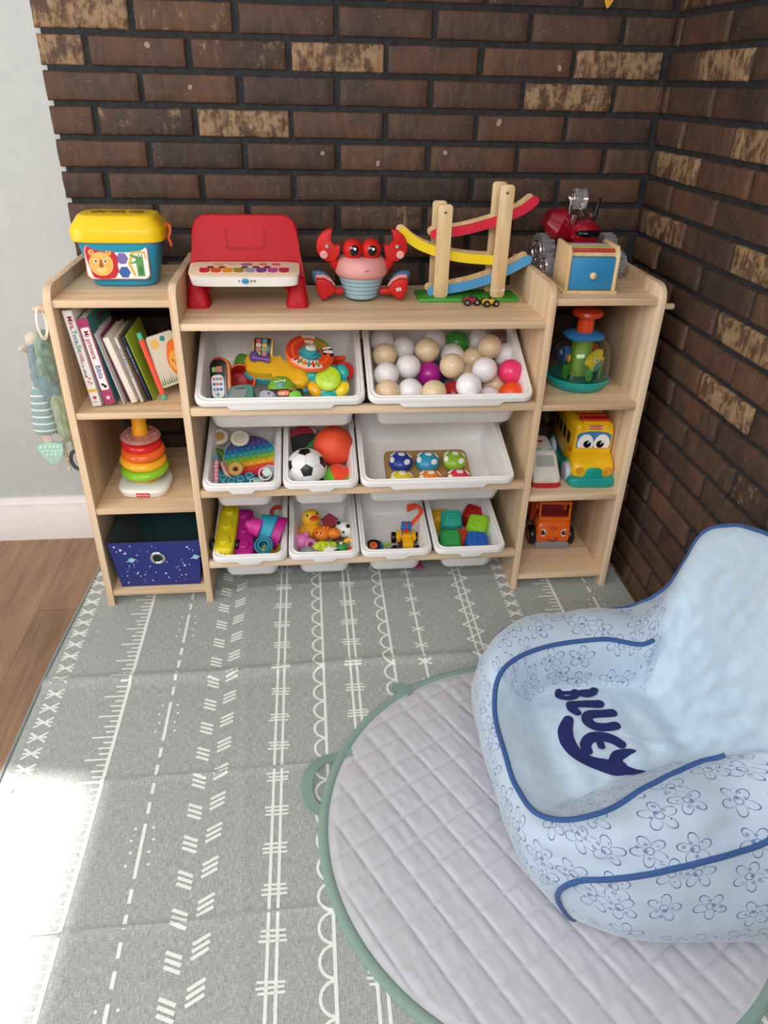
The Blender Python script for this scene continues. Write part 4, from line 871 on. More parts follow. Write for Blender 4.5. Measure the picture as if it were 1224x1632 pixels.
b.obj('grille', PM('B84A0C', .5), cab)
b = B().tube(cr([(-.016, -.005, .035), (-.006, -.006, .030), (.006, -.006, .031), (.016, -.005, .040)], 5), .0013, k=6).obj('smile', PM('3A1408'), cab)
for s in (-1, 1):
    for y in (.03, .15):
        wv = B().cyl(.03, .02, TR(s*.058, y, .030, 0, pi/2), bev=.005).obj('wheel', BLACK, t); B().cyl(.014, .022, TR(s*.058, y, .030, 0, pi/2), bev=.002).obj('hub', OR, wv)

# ------------------------------------------------------------------ plush toy hanging on the side peg
t = thing('plush_toy', 'sage green plush activity toy hanging from the left side peg', 'plush toy', TR(-.026, .03, .812))
def fur(name, c1, c2):
    t_ = NT(name); n1 = t_.n('ShaderNodeTexNoise', i_Scale=90.0, i_Detail=5.0, i_Roughness=.7, i_Vector=t_.coords((1, 1, .5))); t_.L(t_.ramp(n1, [(.35, c1), (.65, c2)]), t_.b.inputs['Base Color'])
    t_.b.inputs['Roughness'].default_value = 1; t_.b.inputs['Sheen Weight'].default_value = .5; t_.bump(n1, .9, .006); return t_.m
FUR, FURB, LIN = fur('sage_fur', '5F7A6C', '95AD98'), fur('pale_sage_fur', '8A9C80', 'B8C4A4'), cloth('grey_blue_velvet', '7E949A', 200)
B().torus(.022, .0032, TR(.006, -.008, -.030, pi/2, 0, rad(65)) @ TR(s=(.62, 1.55, 1)), n=36, k=10).obj('hanging_ring', PM('EDE4D8', .4), t)
def blob(rings, M=I4, n=28, amp=.004, sc=40):
    b = B(); b.loft(cr(rings, 5), 44, M)
    for v in b.bm.verts: v.co += Vector((noise.noise(v.co*sc), noise.noise(v.co*sc+Vector((5, 5, 5))), noise.noise(v.co*sc+Vector((9, 1, 3)))))*amp
    return b
blob([(-.186, .008, .012, 2), (-.180, .020, .034, 2), (-.145, .031, .046, 2), (-.10, .029, .044, 2), (-.070, .020, .032, 2), (-.058, .006, .01, 2)], TR(-.010, .03, 0), amp=.0055, sc=110).obj('head', FUR, t, 180)
blob([(-.335, .006, .01, 2), (-.325, .019, .03, 2), (-.29, .024, .042, 2), (-.22, .023, .042, 2), (-.175, .018, .028, 2), (-.165, .006, .01, 2)], TR(-.004, .035, 0), amp=.005, sc=110).obj('body', FURB, t, 180)
blob([(-.180, .006, .006, 2), (-.172, .020, .010, 2), (-.13, .022, .013, 2), (-.10, .016, .012, 2), (-.07, .010, .010, 2), (-.064, .004, .004, 2)], TR(-.040, .004, -.012, 0, rad(-7), 0, (1.15, 1.3, 1.14)), amp=.005, sc=60).obj('ear', LIN, t, 180)
B().prism(cr([(-.012, 0), (-.004, .014), (.008, .012), (.012, 0)], 4, True), .010, front(-.052, .004, -.098, 0, .9, .5), bev=.003).obj('horn', cloth('cream_plush', 'D8CBB8', 300), t)
blob([(-.072, .008, .01, 2), (-.068, .015, .014, 2), (-.055, .014, .014, 2), (-.048, .005, .005, 2)], TR(-.030, .015, -.010)).obj('inner_ear', cloth('cream_plush', 'D8CBB8', 300), t, 180)
def stripe_mat():
    t_ = NT('striped_jersey'); wv = t_.n('ShaderNodeTexWave', i_Scale=18.0, bands_direction='Z', i_Vector=t_.coords()); t_.L(t_.ramp(wv, [(.86, '8EA5A4'), (.93, 'DDE6DE')]), t_.b.inputs['Base Color']); t_.b.inputs['Roughness'].default_value = .9; return t_.m
blob([(-.300, .016, .014, 2.4), (-.296, .026, .020, 2.4), (-.27, .027, .021, 2.4), (-.20, .019, .017, 2.4), (-.185, .012, .012, 2)], TR(-.032, .004, 0, 0, rad(2)), amp=.002).obj('arm', stripe_mat(), t, 180)
tg = B().box(.021, .004, .034, TR(-.043, .0, -.317), .001).obj('linen_tab', cloth('linen_tab', 'D0BFB0', 500), t)
th_ = B().prism(cr([(-.030, .016), (-.012, .024), (.014, .026), (.030, .020), (.024, -.006), (.006, -.030), (-.006, -.030), (-.024, -.004)], 5, True), .008, front(-.040, .0, -.352), bev=.003).obj('teether', PM('A9D2C4', .4), t)
for i in range(5):
    for j in range(4):
        x, z = -.0195+.0095*i+.003*(j % 2), .014-.010*j
        if abs(x) < .025-.009*j+.004: B().ball(.0038, front(-.040, -.004, -.352) @ TR(x, z, 0, s=(1, 1, .6)), seg=10).obj('teether_bump', PM('BCDFD2', .4), th_)
def cord(pts, r, mat, nm): return B().tube(cr(pts, 6), r, k=8).obj(nm, mat, t)
b = B().tube(cr([(-.012, .02, -.33), (-.012, .015, -.36), (-.014, .012, -.41)], 6), .003, k=8)
for k in range(4): b.ball(.0055, TR(-.014+.003*(k % 2), .012, -.365-.013*k, s=(.8, .8, 1.4)), seg=12)
b.obj('crinkle_ribbon', cloth('beige_ribbon', 'C8BEA4', 300), t)
bd = []
for k in range(12):
    a = rad(100+17*k); x, z = .012+.018*cos(a), -.385+.026*sin(a); bd.append(B().ball(.0052, TR(x, .02, z), seg=14).obj('bead', PM('454A50', .45), t))
cord([(.006, .022, -.325), (.008, .02, -.345), (.010, .02, -.360)], .004, cloth('check_ribbon', '7C8C78', 300), 'ribbon_loop')

# ------------------------------------------------------------------ things in the bins
def inbin(name, lab, cat, key, u, v, w_, rx=0, ry=0, rz=0, group=None, s=1): return thing(name, lab, cat, at(key, u, v, w_, rx, ry, rz, s), group)
def cyl_part(name, mat, par, r, h, M, bev=.001): return B().cyl(r, h, M, bev=bev).obj(name, mat, par)
# --- b1 electronic toys
t = inbin('toy_phone', 'black toy phone with round number buttons and orange back', 'toy phone', 'b1', -.150, .095, -.034, rad(40), rad(-6), rad(-4))
B().prism(rrect(.040, .118, .016), .010, TR(0, 0, .012), bev=.003).obj('front_shell', PM('17171B', .2), t)
B().prism(rrect(.046, .122, .018), .016, TR(.004, .001, -.001), bev=.004).obj('back_shell', PM('EE7A1A', .3), t)
kp = B().prism(rrect(.030, .056, .010), .002, TR(-.002, -.008, .0175), bev=.0005).obj('keypad', PM('E8E8EC', .3), t)
for i in range(10):
    x, y = (-.0105+.0085*(i % 3), .010-.0125*(i//3)) if i < 9 else (-.002, -.0275)
    B().cyl(.0037, .002, TR(x, y, .0188)).obj('button', PM(['E8642A', '2A9AA8', 'D8402A', '3A4E9A', 'E8642A', '4A5AA8', '2A9A8A', '7A4A9A', '2A6AA8', '2AA098'][i], .3), kp)
B().prism(rrect(.016, .014, .002), .001, TR(.003, .034, .0175)).obj('screen', PM('A8562A', .3), t); B().prism(rrect(.009, .012, .002), .001, TR(-.010, .033, .0175)).obj('picture_sticker', PM('5AA83A', .3), t)
B().cyl(.0085, .004, TR(-.006, -.046, .0165)).obj('call_button', PM('6A4A9A', .3), t); B().prism([(-.006, -.006), (.006, -.006), (.004, .007)], .003, TR(.010, -.048, .0172)).obj('play_button', PM('8AC83A', .3), t); B().prism(circ(.014, 16, 0, 0, .006), .012, TR(0, .058, .006), bev=.003).obj('top_light', PM('B81E2A', .2), t)
t = inbin('toy_bowl', 'dark red toy bowl with orange rim lying behind the grey shell toy', 'toy bowl', 'b1', -.103, .122, -.046, rad(28), rad(20), 0)
B().lathe([(.012, -.03), (.024, -.024), (.033, 0), (.035, .012), (.033, .012), (.030, .0), (.021, -.02), (.0, -.024)], 36, cap1=False).obj('bowl', PM('A82018', .4), t); B().torus(.034, .0025, TR(0, 0, .012), n=36, k=8).obj('rim', PM('EE6A2A', .4), t)
tag(B().prism(cr([(-.02, -.01), (-.008, .016), (.014, .012), (.02, -.006), (.004, -.014)], 4, True), .012, at('b1', -.100, .185, -.04, .4), bev=.003).obj('toy_leaf', PM('4E8A2A', .5)), 'small green toy leaf peeking out behind the red bowl', 'toy leaf')
t = inbin('shell_toy', 'teal hinged shell toy with grey insert at the front rim', 'shell toy', 'b1', -.098, .050, -.034, rad(12), rad(-6), rad(-4))
for z, s_ in ((-.010, 1.04), (-.001, 1.02), (.008, 1)): B().prism(cr([(-.028, -.026), (-.030, .0), (-.020, .024), (.020, .026), (.029, .020), (.029, -.020)], 5, True), .0075, TR(0, 0, z, 0, 0, 0, (s_, s_, 1)), bev=.002).obj('shell', PM('4E8C82', .35), t)
i_ = B().prism(cr([(-.022, -.022), (-.022, .0), (-.014, .019), (.012, .020), (.019, .010), (.012, -.014), (.0, -.024)], 5, True), .003, TR(-.002, 0, .0125), bev=.001).obj('insert', PM('8E9296', .4), t); B().prism(rrect(.024, .004, .0018), .002, TR(0, .015, .0142)).obj('slot', PM('3E6A66'), i_)
t = inbin('steering_toy', 'yellow and teal driving toy with red steering wheel and picture page', 'steering toy', 'b1', -.006, .138, -.050, rad(6), 0, rad(-20))
def bean(z, sc): return [(x*sc, y*sc) for x, y in cr([(-.090, .0), (-.080, .030), (-.050, .038), (-.010, .026), (.030, .028), (.070, .034), (.092, .0), (.078, -.034), (.040, -.036), (.0, -.026), (-.040, -.034), (-.078, -.028)], 4, True)]
B().prism(bean(0, 1.04), .018, TR(0, 0, 0), bev=.007, seg=3).obj('lower_shell', PM('3FA8B4', .3), t, 60)
us = B().prism(bean(0, .98), .030, TR(0, .002, .016), bev=.011, seg=4).obj('upper_shell', PM('F2BC2C', .25), t, 70)
pgm = TR(-.055, .040, .045, rad(38), 0, rad(12)); B().prism(rrect(.050, .050, .006), .012, pgm @ TR(0, -.002, -.008), bev=.003).obj('page_stand', PM('F2BC2C', .25), us)
pp = B().prism(rrect(.042, .044, .003), .004, pgm, bev=.001).obj('picture_page', PM('20242A', .3), us)
for i, c in enumerate(('D8303A', '3AA0A8', 'E8D8C8', 'E8B02A', 'D85A3A', '6AB04A', 'A8C83A', 'C84A6A')): B().prism(rrect(.0125, .0095, .003), .001, pgm @ TR(-.010+.0155*(i % 2), .015-.0105*(i//2), .0025)).obj('picture_block', PM(c, .4), pp)
ph = B(); ph.tube([(-.018, -.028, .012), (-.004, -.030, .016), (.022, -.032, .012)], [.010, .006, .009], pgm, k=14); ph.ball(.012, pgm @ TR(-.018, -.026, .012, s=(1, 1.2, .7)), seg=16); ph.obj('handset', PM('6E4A9A', .3), us)
cyl_part('steering_column', PM('F2C83A', .3), us, .022, .04, TR(.068, .012, .045))
SW = TR(.075, .030, .072, rad(-6), rad(12), rad(20))
wl_ = B().torus(.045, .0155, SW, sq=.62, n=60, k=18).obj('wheel_back', PM('EE6422', .3), t)
def arcband(a0, a1, R0, R1, z, col, nm, k=10): 
    b = B(); 
    for i in range(k):
        aa, ab = a0+(a1-a0)*i/k, a0+(a1-a0)*(i+1)/k; b.prism([(R0*cos(aa), R0*sin(aa)), (R1*cos(aa), R1*sin(aa)), (R1*cos(ab), R1*sin(ab)), (R0*cos(ab), R0*sin(ab))], .0015, SW @ TR(0, 0, z))
    bmesh.ops.remove_doubles(b.bm, verts=b.bm.verts, dist=1e-5); return b.obj(nm, PM(col, .35), wl_)
for a0, a1, c in ((110, 215, 'D6342C'), (215, 300, 'F0E8D8'), (300, 350, 'E24A22'), (350, 390, '1E1E24'), (30, 75, '5E9E38'), (75, 110, 'E8E0D0')): arcband(rad(a0), rad(a1), .031, .0585, .0085, c, 'wheel_panel')
for k in range(6):
    a = 218+14*k; arcband(rad(a), rad(a+6), .034, .056, .0098, ['C83A3A', '6AA04A', 'E8A03A', '3A9AA0', 'C83A3A', '6AA04A'][k], 'wheel_stripe', 3)
arcband(rad(2), rad(12), .033, .057, .0098, 'F4F4F4', 'wheel_stripe', 3); arcband(rad(20), rad(27), .033, .057, .0098, 'F4F4F4', 'wheel_stripe', 3)
hb = B(); hb.cyl(.024, .02, SW @ TR(0, 0, .0), bev=.005); hb.cyl(.018, .012, SW @ TR(0, 0, .012), bev=.004); 
for a in (90, 200, 340): hb.box(.03, .014, .008, SW @ TR(.022*cos(rad(a)), .022*sin(rad(a)), .0, 0, 0, rad(a)), .003)
hb = hb.obj('hub', PM('3A9AA0', .3), wl_); B().prism(circ(.013, 24, 0, 0, .009), .003, SW @ TR(0, .002, .0185), bev=.001).obj('horn_button', PM('E0E4DC', .3), hb)
t = inbin('light_up_puck', 'teal puck with lime centre and yellow petals at the right of the bin', 'light up toy', 'b1', .117, .078, -.018, rad(30), rad(-4), 0)
B().lathe([(.030, -.012), (.044, -.006), (.046, .002), (.040, .008), (.02, .01)], 40).obj('puck_base', PM('1C9FA0', .35), t)
lc = B().lathe([(.030, .006), (.032, .014), (.030, .019), (.022, .0225), (.01, .0235)], 40, TR(0, .006, 0)).obj('center_dome', PM('B8D82A', .3), t)
for k in range(14):
    a = k*2.4; r = .006*sqrt(k); B().cyl(.0028, .0015, TR(r*cos(a), .006+r*sin(a), .0235-.0002*k), bev=.0005).obj('dome_bump', PM('A4C41E', .3), lc)
for a, c, sc in ((28, '22AFA8', 1), (152, '22AFA8', 1), (212, 'F2B01C', 1.15), (322, 'EFD21E', 1.15), (268, '22AFA8', .95)): B().ball(.0175*sc, TR(.041*cos(rad(a)), .006+.041*sin(rad(a)), .004, 0, 0, rad(a), (.8, 1.1, .55)), seg=22).obj('petal', PM(c, .25), t)
t = inbin('footprint_toy', 'green toy dome with pale footprint in front of the steering toy', 'footprint toy', 'b1', .0, .076, -.038, rad(20), 0, 0)
B().lathe([(.034, -.02), (.036, -.004), (.033, .008), (.024, .018), (.010, .023), (0, .024)], 36).obj('dome', PM('7AB83A', .3), t)
for k in range(3): B().torus(.034-.006*k*.6, .002, TR(0, 0, -.008+.009*k), n=32, k=6).obj('dome_stripe', PM('5A982A', .3), t)
fm = TR(0, -.006, .0205, rad(28)); fo = B().prism(cr([(-.006, -.020), (-.010, -.004), (-.012, .008), (-.002, .014), (.008, .009), (.006, -.004), (.010, -.014), (.006, -.022)], 4, True), .003, fm, bev=.0008).obj('footprint', PM('4E98A4', .4), t)
for k in range(5): B().cyl(.0022+.0006*(k == 4), .003, fm @ TR(-.013+.0055*k, .016+.0025*(k > 1), 0), bev=.0005).obj('toe_print', PM('DCE8E8', .4), fo)
t = inbin('smiley_toy', 'black boxy toy with grey smiling face and orange name plate at the rim', 'smiley toy', 'b1', .001, .036, -.022, rad(34), 0, rad(1))
B().box(.106, .034, .03, I4, .004).obj('case', PM('1C1A1C', .4), t)
fc = B().prism(cr([(-.020, -.014), (-.020, .010), (-.006, .014), (.012, .008), (.016, -.006), (.010, -.016)], 5, True), .002, TR(-.030, 0, .0155), bev=.0005).obj('face', PM('9A9CA6', .3), t)
b = B(); b.cyl(.0028, .001, TR(-.030, .006, .017)); b.tube([(-.024, -.006, .017), (-.020, -.004, .017), (-.0195, .001, .017)], .0009, k=6); b.obj('face_print', BLACK, fc)
pn = B().prism(rrect(.030, .012, .006), .002, TR(.006, .006, .0155), bev=.0005).obj('name_plate', PM('EE6A2A', .3), t); print_marks('plate_print', 7, .0050, WHITE, TR(-.0055, .0055, .0168), pn, 6)
B().lathe([(.016, 0), (.015, .005), (.01, .008), (0, .009)], 28, TR(.034, -.004, .015)).obj('dome_button', PM('6CC83A', .3), t); B().box(.016, .003, .001, TR(.027, .0145, .0156), 0).obj('label_strip', PM('D83040'), t)
t = inbin('red_rattle', 'red shell toy lying behind the lime puck', 'rattle', 'b1', .145, .140, -.040, rad(30), rad(-12), rad(-20))
B().loft([(-.010, .03, .022, 2), (0, .040, .028, 2.2), (.008, .034, .024, 2)], 32).obj('shell', PM('D8302E', .3), t); B().tube([(-.02, .03, .004), (.012, .034, .006)], .007, k=12).obj('handle', PM('E8541E', .3), t); B().lathe([(.012, .008), (.012, .012), (.008, .014)], 20, TR(.012, 0, 0)).obj('clear_window', PM('8A4A5A', .1), t)
tag(B().ball(.012, at('b1', -.045, .055, -.05), seg=20).obj('toy_ball', PM('D83A2A', .3)), 'tiny red toy ball between the grey shell and black smiley toy', 'toy ball')

# --- b3 teethers
for i, (u, v, lab, c) in enumerate(((-.072, .222, 'round cream teether ring with tan middle in the back left corner', 'C79A5A'), (-.014, .200, 'round cream teether ring with ridged middle on the rainbow popper', 'D8CCBC'))):
    t = inbin('teether_ring', lab, 'teether', 'b3', u, v, -.022+.012*i, rad(20), 0, 0, 'cream teether rings')
    B().torus(.0195, .0065, I4, n=40, k=12).obj('ring', PM('E2D6C4', .4), t); B().lathe([(.015, -.002), (.015, .002), (.008, .004), (0, .003)], 28).obj('middle', PM(c, .4), t)
    if i: B().torus(.008, .0012, TR(0, 0, .0035), n=24, k=6).obj('ridge', PM('C8BAA8', .4), t)
t = inbin('bubble_popper', 'round rainbow bubble popper leaning in the small teether bin', 'bubble popper', 'b3', .014, .158, -.044, rad(14), 0, rad(14))
rows_ = [(.052, 'D83A5E'), (.036, 'E8563A'), (.020, 'F0B42C'), (.004, '8CB83A'), (-.012, '3AA0A0'), (-.028, '2E6EA8'), (-.044, '5A4A8A'), (-.060, '5A3A6A')]
def discband(y0, y1, R_=.072): 
    pts = []; n = 8
    for k in range(n+1): y = y0+(y1-y0)*k/n; pts.append((sqrt(max(R_*R_-y*y, 1e-7)), y))
    return pts+[(-x, y) for x, y in pts[::-1]]
for k, (c_, col) in enumerate(rows_):
    y0, y1 = -(c_)-.008, -(c_)+.008; y0 = max(y0, -.0715); y1 = min(y1, .0715)
    bnd = B().prism(discband(y0, y1), .007, I4).obj('colour_band', PM(col, .4), t); hw = sqrt(.072**2-(abs(c_)+.006)**2) if abs(c_) < .064 else .02; n = int((hw*2-.006)/.0165); n = max(n, 1)
    for j in range(n): B().lathe([(.0062, .0), (.0058, .003), (.004, .005), (0, .0058)], 16, TR((j-(n-1)/2)*.0165, -c_, .0035)).obj('bubble', PM(col, .3), bnd)
B().torus(.0715, .0038, I4, n=64, k=8).obj('rim', PM('9AB8A0', .4), t)
tag(B().torus(.022, .008, at('b3', -.080, .165, -.052, rad(50), 0, rad(-20)), n=36, k=12, sq=1.4).obj('toy_ring', PM('4E7A22', .5)), 'olive green plastic ring under the cream teether', 'toy ring')
t = inbin('beaded_teether', 'pink beaded teether strip with blue tip along the left wall', 'teether', 'b3', -.070, .074, -.022, rad(14), 0, rad(2))
b = B(); [b.ball(.0085, TR(.001*(k % 2), -.030+.0125*k, 0, s=(.8, 1, 1.2)), seg=16) for k in range(6)]; b.obj('bead_strip', PM('EFA6B4', .3), t); B().tube([(0, .038, .004), (0, .056, .006)], .005, k=12).obj('tip', PM('5A9AB8', .4), t)
t = inbin('pink_teether', 'small pink oval teether standing between strip and wooden ring', 'teether', 'b3', -.046, .092, -.026, 0, rad(55), rad(18))
B().loft([(-.004, .014, .028, 3), (0, .017, .031, 3), (.004, .014, .028, 3)], 28).obj('plate', PM('E8B8AC', .4), t)
t = inbin('wooden_spool', 'tan ring spool with dark centre in front of the rainbow popper', 'spool', 'b3', -.020, .084, -.020, rad(24), 0, 0)
B().lathe([(.006, -.012), (.012, -.010), (.012, .000), (.0185, .004), (.0195, .007), (.018, .009), (.008, .008), (.006, .004)], 36, cap1=False).obj('spool', PM('C7984E', .5), t); B().cyl(.006, .004, TR(0, 0, .003)).obj('hole', PM('3A2410', .8), t)
t = inbin('gel_teether', 'translucent teal lumpy gel teether at the front of the teether bin', 'teether', 'b3', -.006, .054, -.034, rad(8))
TG = plastic('teal_gel', '2E93A8', .15, **{'Transmission Weight': .45}); b = B()
for x, y, r in ((-.045, .004, .016), (-.024, -.006, .016), (.0, .0, .017), (.022, .010, .016), (.012, -.016, .012), (-.058, .026, .013), (-.010, .016, .012)): b.ball(r, TR(x, y, 0, s=(1.1, 1, .75)), seg=18)
b.obj('gel_body', TG, t); 
for x, y in ((-.045, .004), (-.024, -.006), (.0, .0), (.022, .010)): B().torus(.008, .0015, TR(x, y, .0125), n=20, k=6).obj('moulded_ring', PM('5AB0C0', .2), t)
for i, (u, v, lab, c) in enumerate(((.060, .070, 'clear pacifier with pale mint button at the right wall', 'CFE4DE'), (.036, .046, 'clear pacifier with mint shield at the front rim', 'A8C8B8'))):
    t = inbin('pacifier', lab, 'pacifier', 'b3', u, v, -.022-.008*i, rad(20-40*i), rad(10), rad(30*i), 'pacifiers in the teether bin')
    B().loft([(-.0015, .020, .014, 2.4), (.0015, .020, .014, 2.4)], 32, TR(.010*(1-i), .012, -.003)).obj('shield', plastic('clear_grey', 'D8E0E0', .1, **{'Transmission Weight': .6}), t)
    B().lathe([(.010, -.002), (.0115, .004), (.010, .008), (0, .009)], 28).obj('button', PM(c, .3), t); B().torus(.016, .0015, TR(-.004, -.004, .004, rad(10)), n=32, k=8).obj('pull_ring', WHITE, t); B().loft([(-.022, .005, .005, 2), (-.012, .008, .006, 2), (-.002, .006, .005, 2)], 20).obj('nipple', GL, t)

# --- b4 balls
t = inbin('soccer_ball', 'small black and white soccer ball', 'ball', 'b4', -.036, .092, -.028)
def soccer(R_):
    ph = (1+sqrt(5))/2; V = [Vector(v).normalized() for v in [(0, a, b_*ph) for a in (-1, 1) for b_ in (-1, 1)]+[(a, b_*ph, 0) for a in (-1, 1) for b_ in (-1, 1)]+[(b_*ph, 0, a) for a in (-1, 1) for b_ in (-1, 1)]]
    return V
icos = soccer(1); tgt = (Vector((.5738, -1.6535, 1.2646))-(at('b4', -.036, .092, -.028).translation)).normalized()
Rm = icos[5].rotation_difference(BM['b4'].to_3x3().inverted() @ (tgt+Vector((-.02, 0, -.13))).normalized()).to_matrix().to_4x4()
bw = B().ball(.054, seg=72).obj('cover', PM('F1F1F1', .35), t, 180)
Rm = Matrix.Rotation(rad(12), 4, (BM['b4'].to_3x3().inverted() @ tgt)) @ Rm
for v in icos:
    d = (Rm @ v); q = d.to_track_quat('Z', 'Y').to_matrix().to_4x4(); nb = min((u for u in icos if u is not v), key=lambda u: (u-v).length); dn = q.inverted() @ (Rm @ nb); a0 = atan2(dn.y, dn.x); b = B(); grid = []
    cv = b.bm.verts.new(q @ Vector((0, 0, .0546))); rings = []
    for rr in (.35, .7, 1):
        ring = []
        for k in range(5):
            for j in range(3):
                A = Vector((cos(a0+2*pi*k/5), sin(a0+2*pi*k/5), 0)).lerp(Vector((cos(a0+2*pi*(k+1)/5), sin(a0+2*pi*(k+1)/5), 0)), j/3)*.0185*rr
                p = Vector((A.x, A.y, .0546)).normalized()*.0546; ring.append(b.bm.verts.new(q @ p))
        rings.append(ring)
    for k in range(15): b._f((cv, rings[0][k], rings[0][(k+1) % 15]), 0)
    for r1, r2 in zip(rings, rings[1:]):
        for k in range(15): b._f((r1[k], r2[k], r2[(k+1) % 15], r1[(k+1) % 15]), 0)
    for k in range(5):
        c0 = rings[2][k*3].co.copy(); out_ = (c0-(q @ Vector((0, 0, .0546)))); e_ = (c0+out_.normalized()*.018).normalized()*.0542; b.tube([c0.normalized()*.0541, e_], .00045, k=5)
    b.obj('black_panel', PM('17181A', .4), bw, 60)
o = B().ball(.055, seg=56).obj('toy_ball', rubber('EE5230'), None, 180); o.matrix_world = at('b4', .038, .168, -.018); tag(o, 'plain orange ball behind the soccer ball', 'ball')
def multi_ball(name, lab, r, M, cols):
    t = thing(name, lab, 'ball', M); n = len(cols)
    for k, c in enumerate(cols):
        b = B(); a0, a1 = 2*pi*k/n, 2*pi*(k+1)/n; g_ = []
        for i in range(7): a = a0+(a1-a0)*i/6; g_.append([b.bm.verts.new((r*sin(pi*j/14)*cos(a), r*sin(pi*j/14)*sin(a), r*cos(pi*j/14))) for j in range(15)])
        for i in range(6):
            for j in range(14): b._f((g_[i][j], g_[i][j+1], g_[i+1][j+1], g_[i+1][j]), 0)
        bmesh.ops.remove_doubles(b.bm, verts=b.bm.verts, dist=1e-6); b.obj('panel', cloth('felt_'+c, c, 400), t, 180)
multi_ball('soft_ball', 'fabric ball of green, red and white panels behind the soccer ball', .05, at('b4', -.040, .215, -.044, .4, .6, .3), ['2A7A4A', 'E8E0D4', 'A81E30', '1E1A1E', '2A7A4A', 'A81E30'])
multi_ball('soft_ball', 'fabric ball of orange and lime panels under the plain orange ball', .040, at('b4', .046, .080, -.058, 1.1, -.5, .2), ['EE4A22', '5EB82E', 'EE4A22', '5EB82E'])

# --- b5 mushroom tray
t = inbin('mushroom_tray', 'brown tray the spotted toy mushrooms sit in', 'tray', 'b5', -.005, .139, -.1030, 0, 0, 0)
B().prism(rrect(.236, .150, .014), .020, TR(0, 0, .011), bev=.003).obj('tray', PM('C0945A', .7), t)
for (u, v, c, nm) in ((-.083, .142, '2E3C98', 'dark blue'), (-.008, .140, '2E9ABC', 'light blue'), (.068, .141, '8CB82A', 'green'), (-.088, .066, 'EAD02A', 'yellow'), (-.010, .066, 'F08A28', 'orange'), (.068, .066, 'DE3C50', 'red')):
    t = inbin('toy_mushroom', nm+' toy mushroom with white oval spots', 'toy mushroom', 'b5', u, v, -.078, rad(4), 0, 0, 'spotted mushrooms on the tray')
    cp = B().lathe([(.020, .008), (.032, .012), (.0345, .018), (.032, .027), (.024, .036), (.012, .041), (0, .042)], 40).obj('cap', PM(c, .35), t); B().lathe([(.012, .0), (.011, .010), (.014, .014)], 20).obj('stem', WHITE, t)
    for a, r_, z_, e in ((80, .010, .0412, 74), (190, .0262, .0338, 47), (312, .0225, .0362, 52), (30, .029, .031, 40), (135, .030, .030, 38)):
        d = Vector((cos(rad(a))*cos(rad(e)), sin(rad(a))*cos(rad(e)), sin(rad(e)))); p = Vector((r_*cos(rad(a)), r_*sin(rad(a)), z_)); q = d.to_track_quat('Z', 'Y').to_matrix().to_4x4()
        B().lathe([(.0078, -.002), (.0074, .0006), (.004, .0013), (0, .0014)], 18, Matrix.Translation(p) @ q @ TR(s=(1.3, .98, 1))).obj('spot', WHITE, cp)

# --- b6 silicone blocks and cups
def stud_brick(lab, u, v, w_, rx, ry, rz, col, ln=.19):
    t = inbin('silicone_block', lab, 'toy block', 'b6', u, v, w_, rx, ry, rz); m = PM(col, .5)
    bd = B().loft([(-.026, .024, ln/2, 7), (-.024, .027, ln/2+.002, 7), (.010, .027, ln/2+.002, 7), (.014, .024, ln/2-.001, 7), (.016, .018, ln/2-.006, 6)], 48).obj('block_body', m, t)
    for k in range(3): B().lathe([(.0155, .014), (.015, .022), (.0125, .0245), (0, .0245)], 28, TR(0, (k-1)*.062, 0)).obj('stud', m, t)
    return t, bd
t, bd = stud_brick('long yellow silicone block with three studs and black wheels', -.068, .123, -.006, rad(1), rad(3), rad(-2), 'E6D41C')
b = B().torus(.0065, .0028, TR(.008, -.1045, .004, rad(30)), n=24, k=8).obj('pull_loop', PM('E6D41C', .5), t)
for s in (-1, 1): cyl_part('wheel', BLACK, t, .016, .012, TR(s*.033, -.055, -.004, 0, pi/2), .004)
stud_brick('long magenta silicone block with three studs beside the yellow one', -.022, .125, -.026, rad(2), rad(-3), rad(3), 'B81E86')
def hexcup(name, lab, R0, R1, h, u, v, w_, rx, ry, rz, col, stud=False):
    t = inbin(name, lab, 'stacking cup', 'b6', u, v, w_, rx, ry, rz, 'silicone stacking cups'); b = B()
    prof = [(-h/2, R0), (h/2-.003, R1), (h/2, R1-.003), (h/2-.001, R1-.006), (-h/2+.004, R0-.004)]
    R_ = [[b.bm.verts.new((r*cos(a), r*sin(a), z)) for a in [pi/6+2*pi*k/30 for k in range(30)]] for z, r in prof]
    for ring, (z, r) in zip(R_, prof):
        for k, vv in enumerate(ring): a = (k % 5)/5*pi/3-pi/6; f = .92+.08*cos(pi/6)/max(cos(a), .5); vv.co.x *= f; vv.co.y *= f
    for r1, r2 in zip(R_, R_[1:]):
        for k in range(30): b._f((r1[k], r1[(k+1) % 30], r2[(k+1) % 30], r2[k]), 0)
    b._f(R_[0][::-1], 0); b._f(R_[-1], 0); b.obj('cup_wall', PM(col, .5), t, 35)
    if stud: B().lathe([(.011, -h/2-.010), (.0115, -h/2-.006), (.012, -h/2+.001)], 24).obj('stud', PM(col, .5), t)
    return t
hexcup('stacking_cup', 'largest magenta stacking cup lying on its side at the right', .040, .050, .040, .066, .116, -.012, 0, rad(108), rad(-14), 'BC1E84')
hexcup('stacking_cup', 'cyan stacking cup lying nested inside the magenta one', .032, .046, .045, .040, .122, .000, 0, rad(108), rad(-14), '2C9EBC')
hexcup('stacking_cup', 'small pink studded cup lying nested in the cyan one', .020, .028, .034, .012, .112, .014, 0, rad(106), rad(-14), 'D8309A', True)
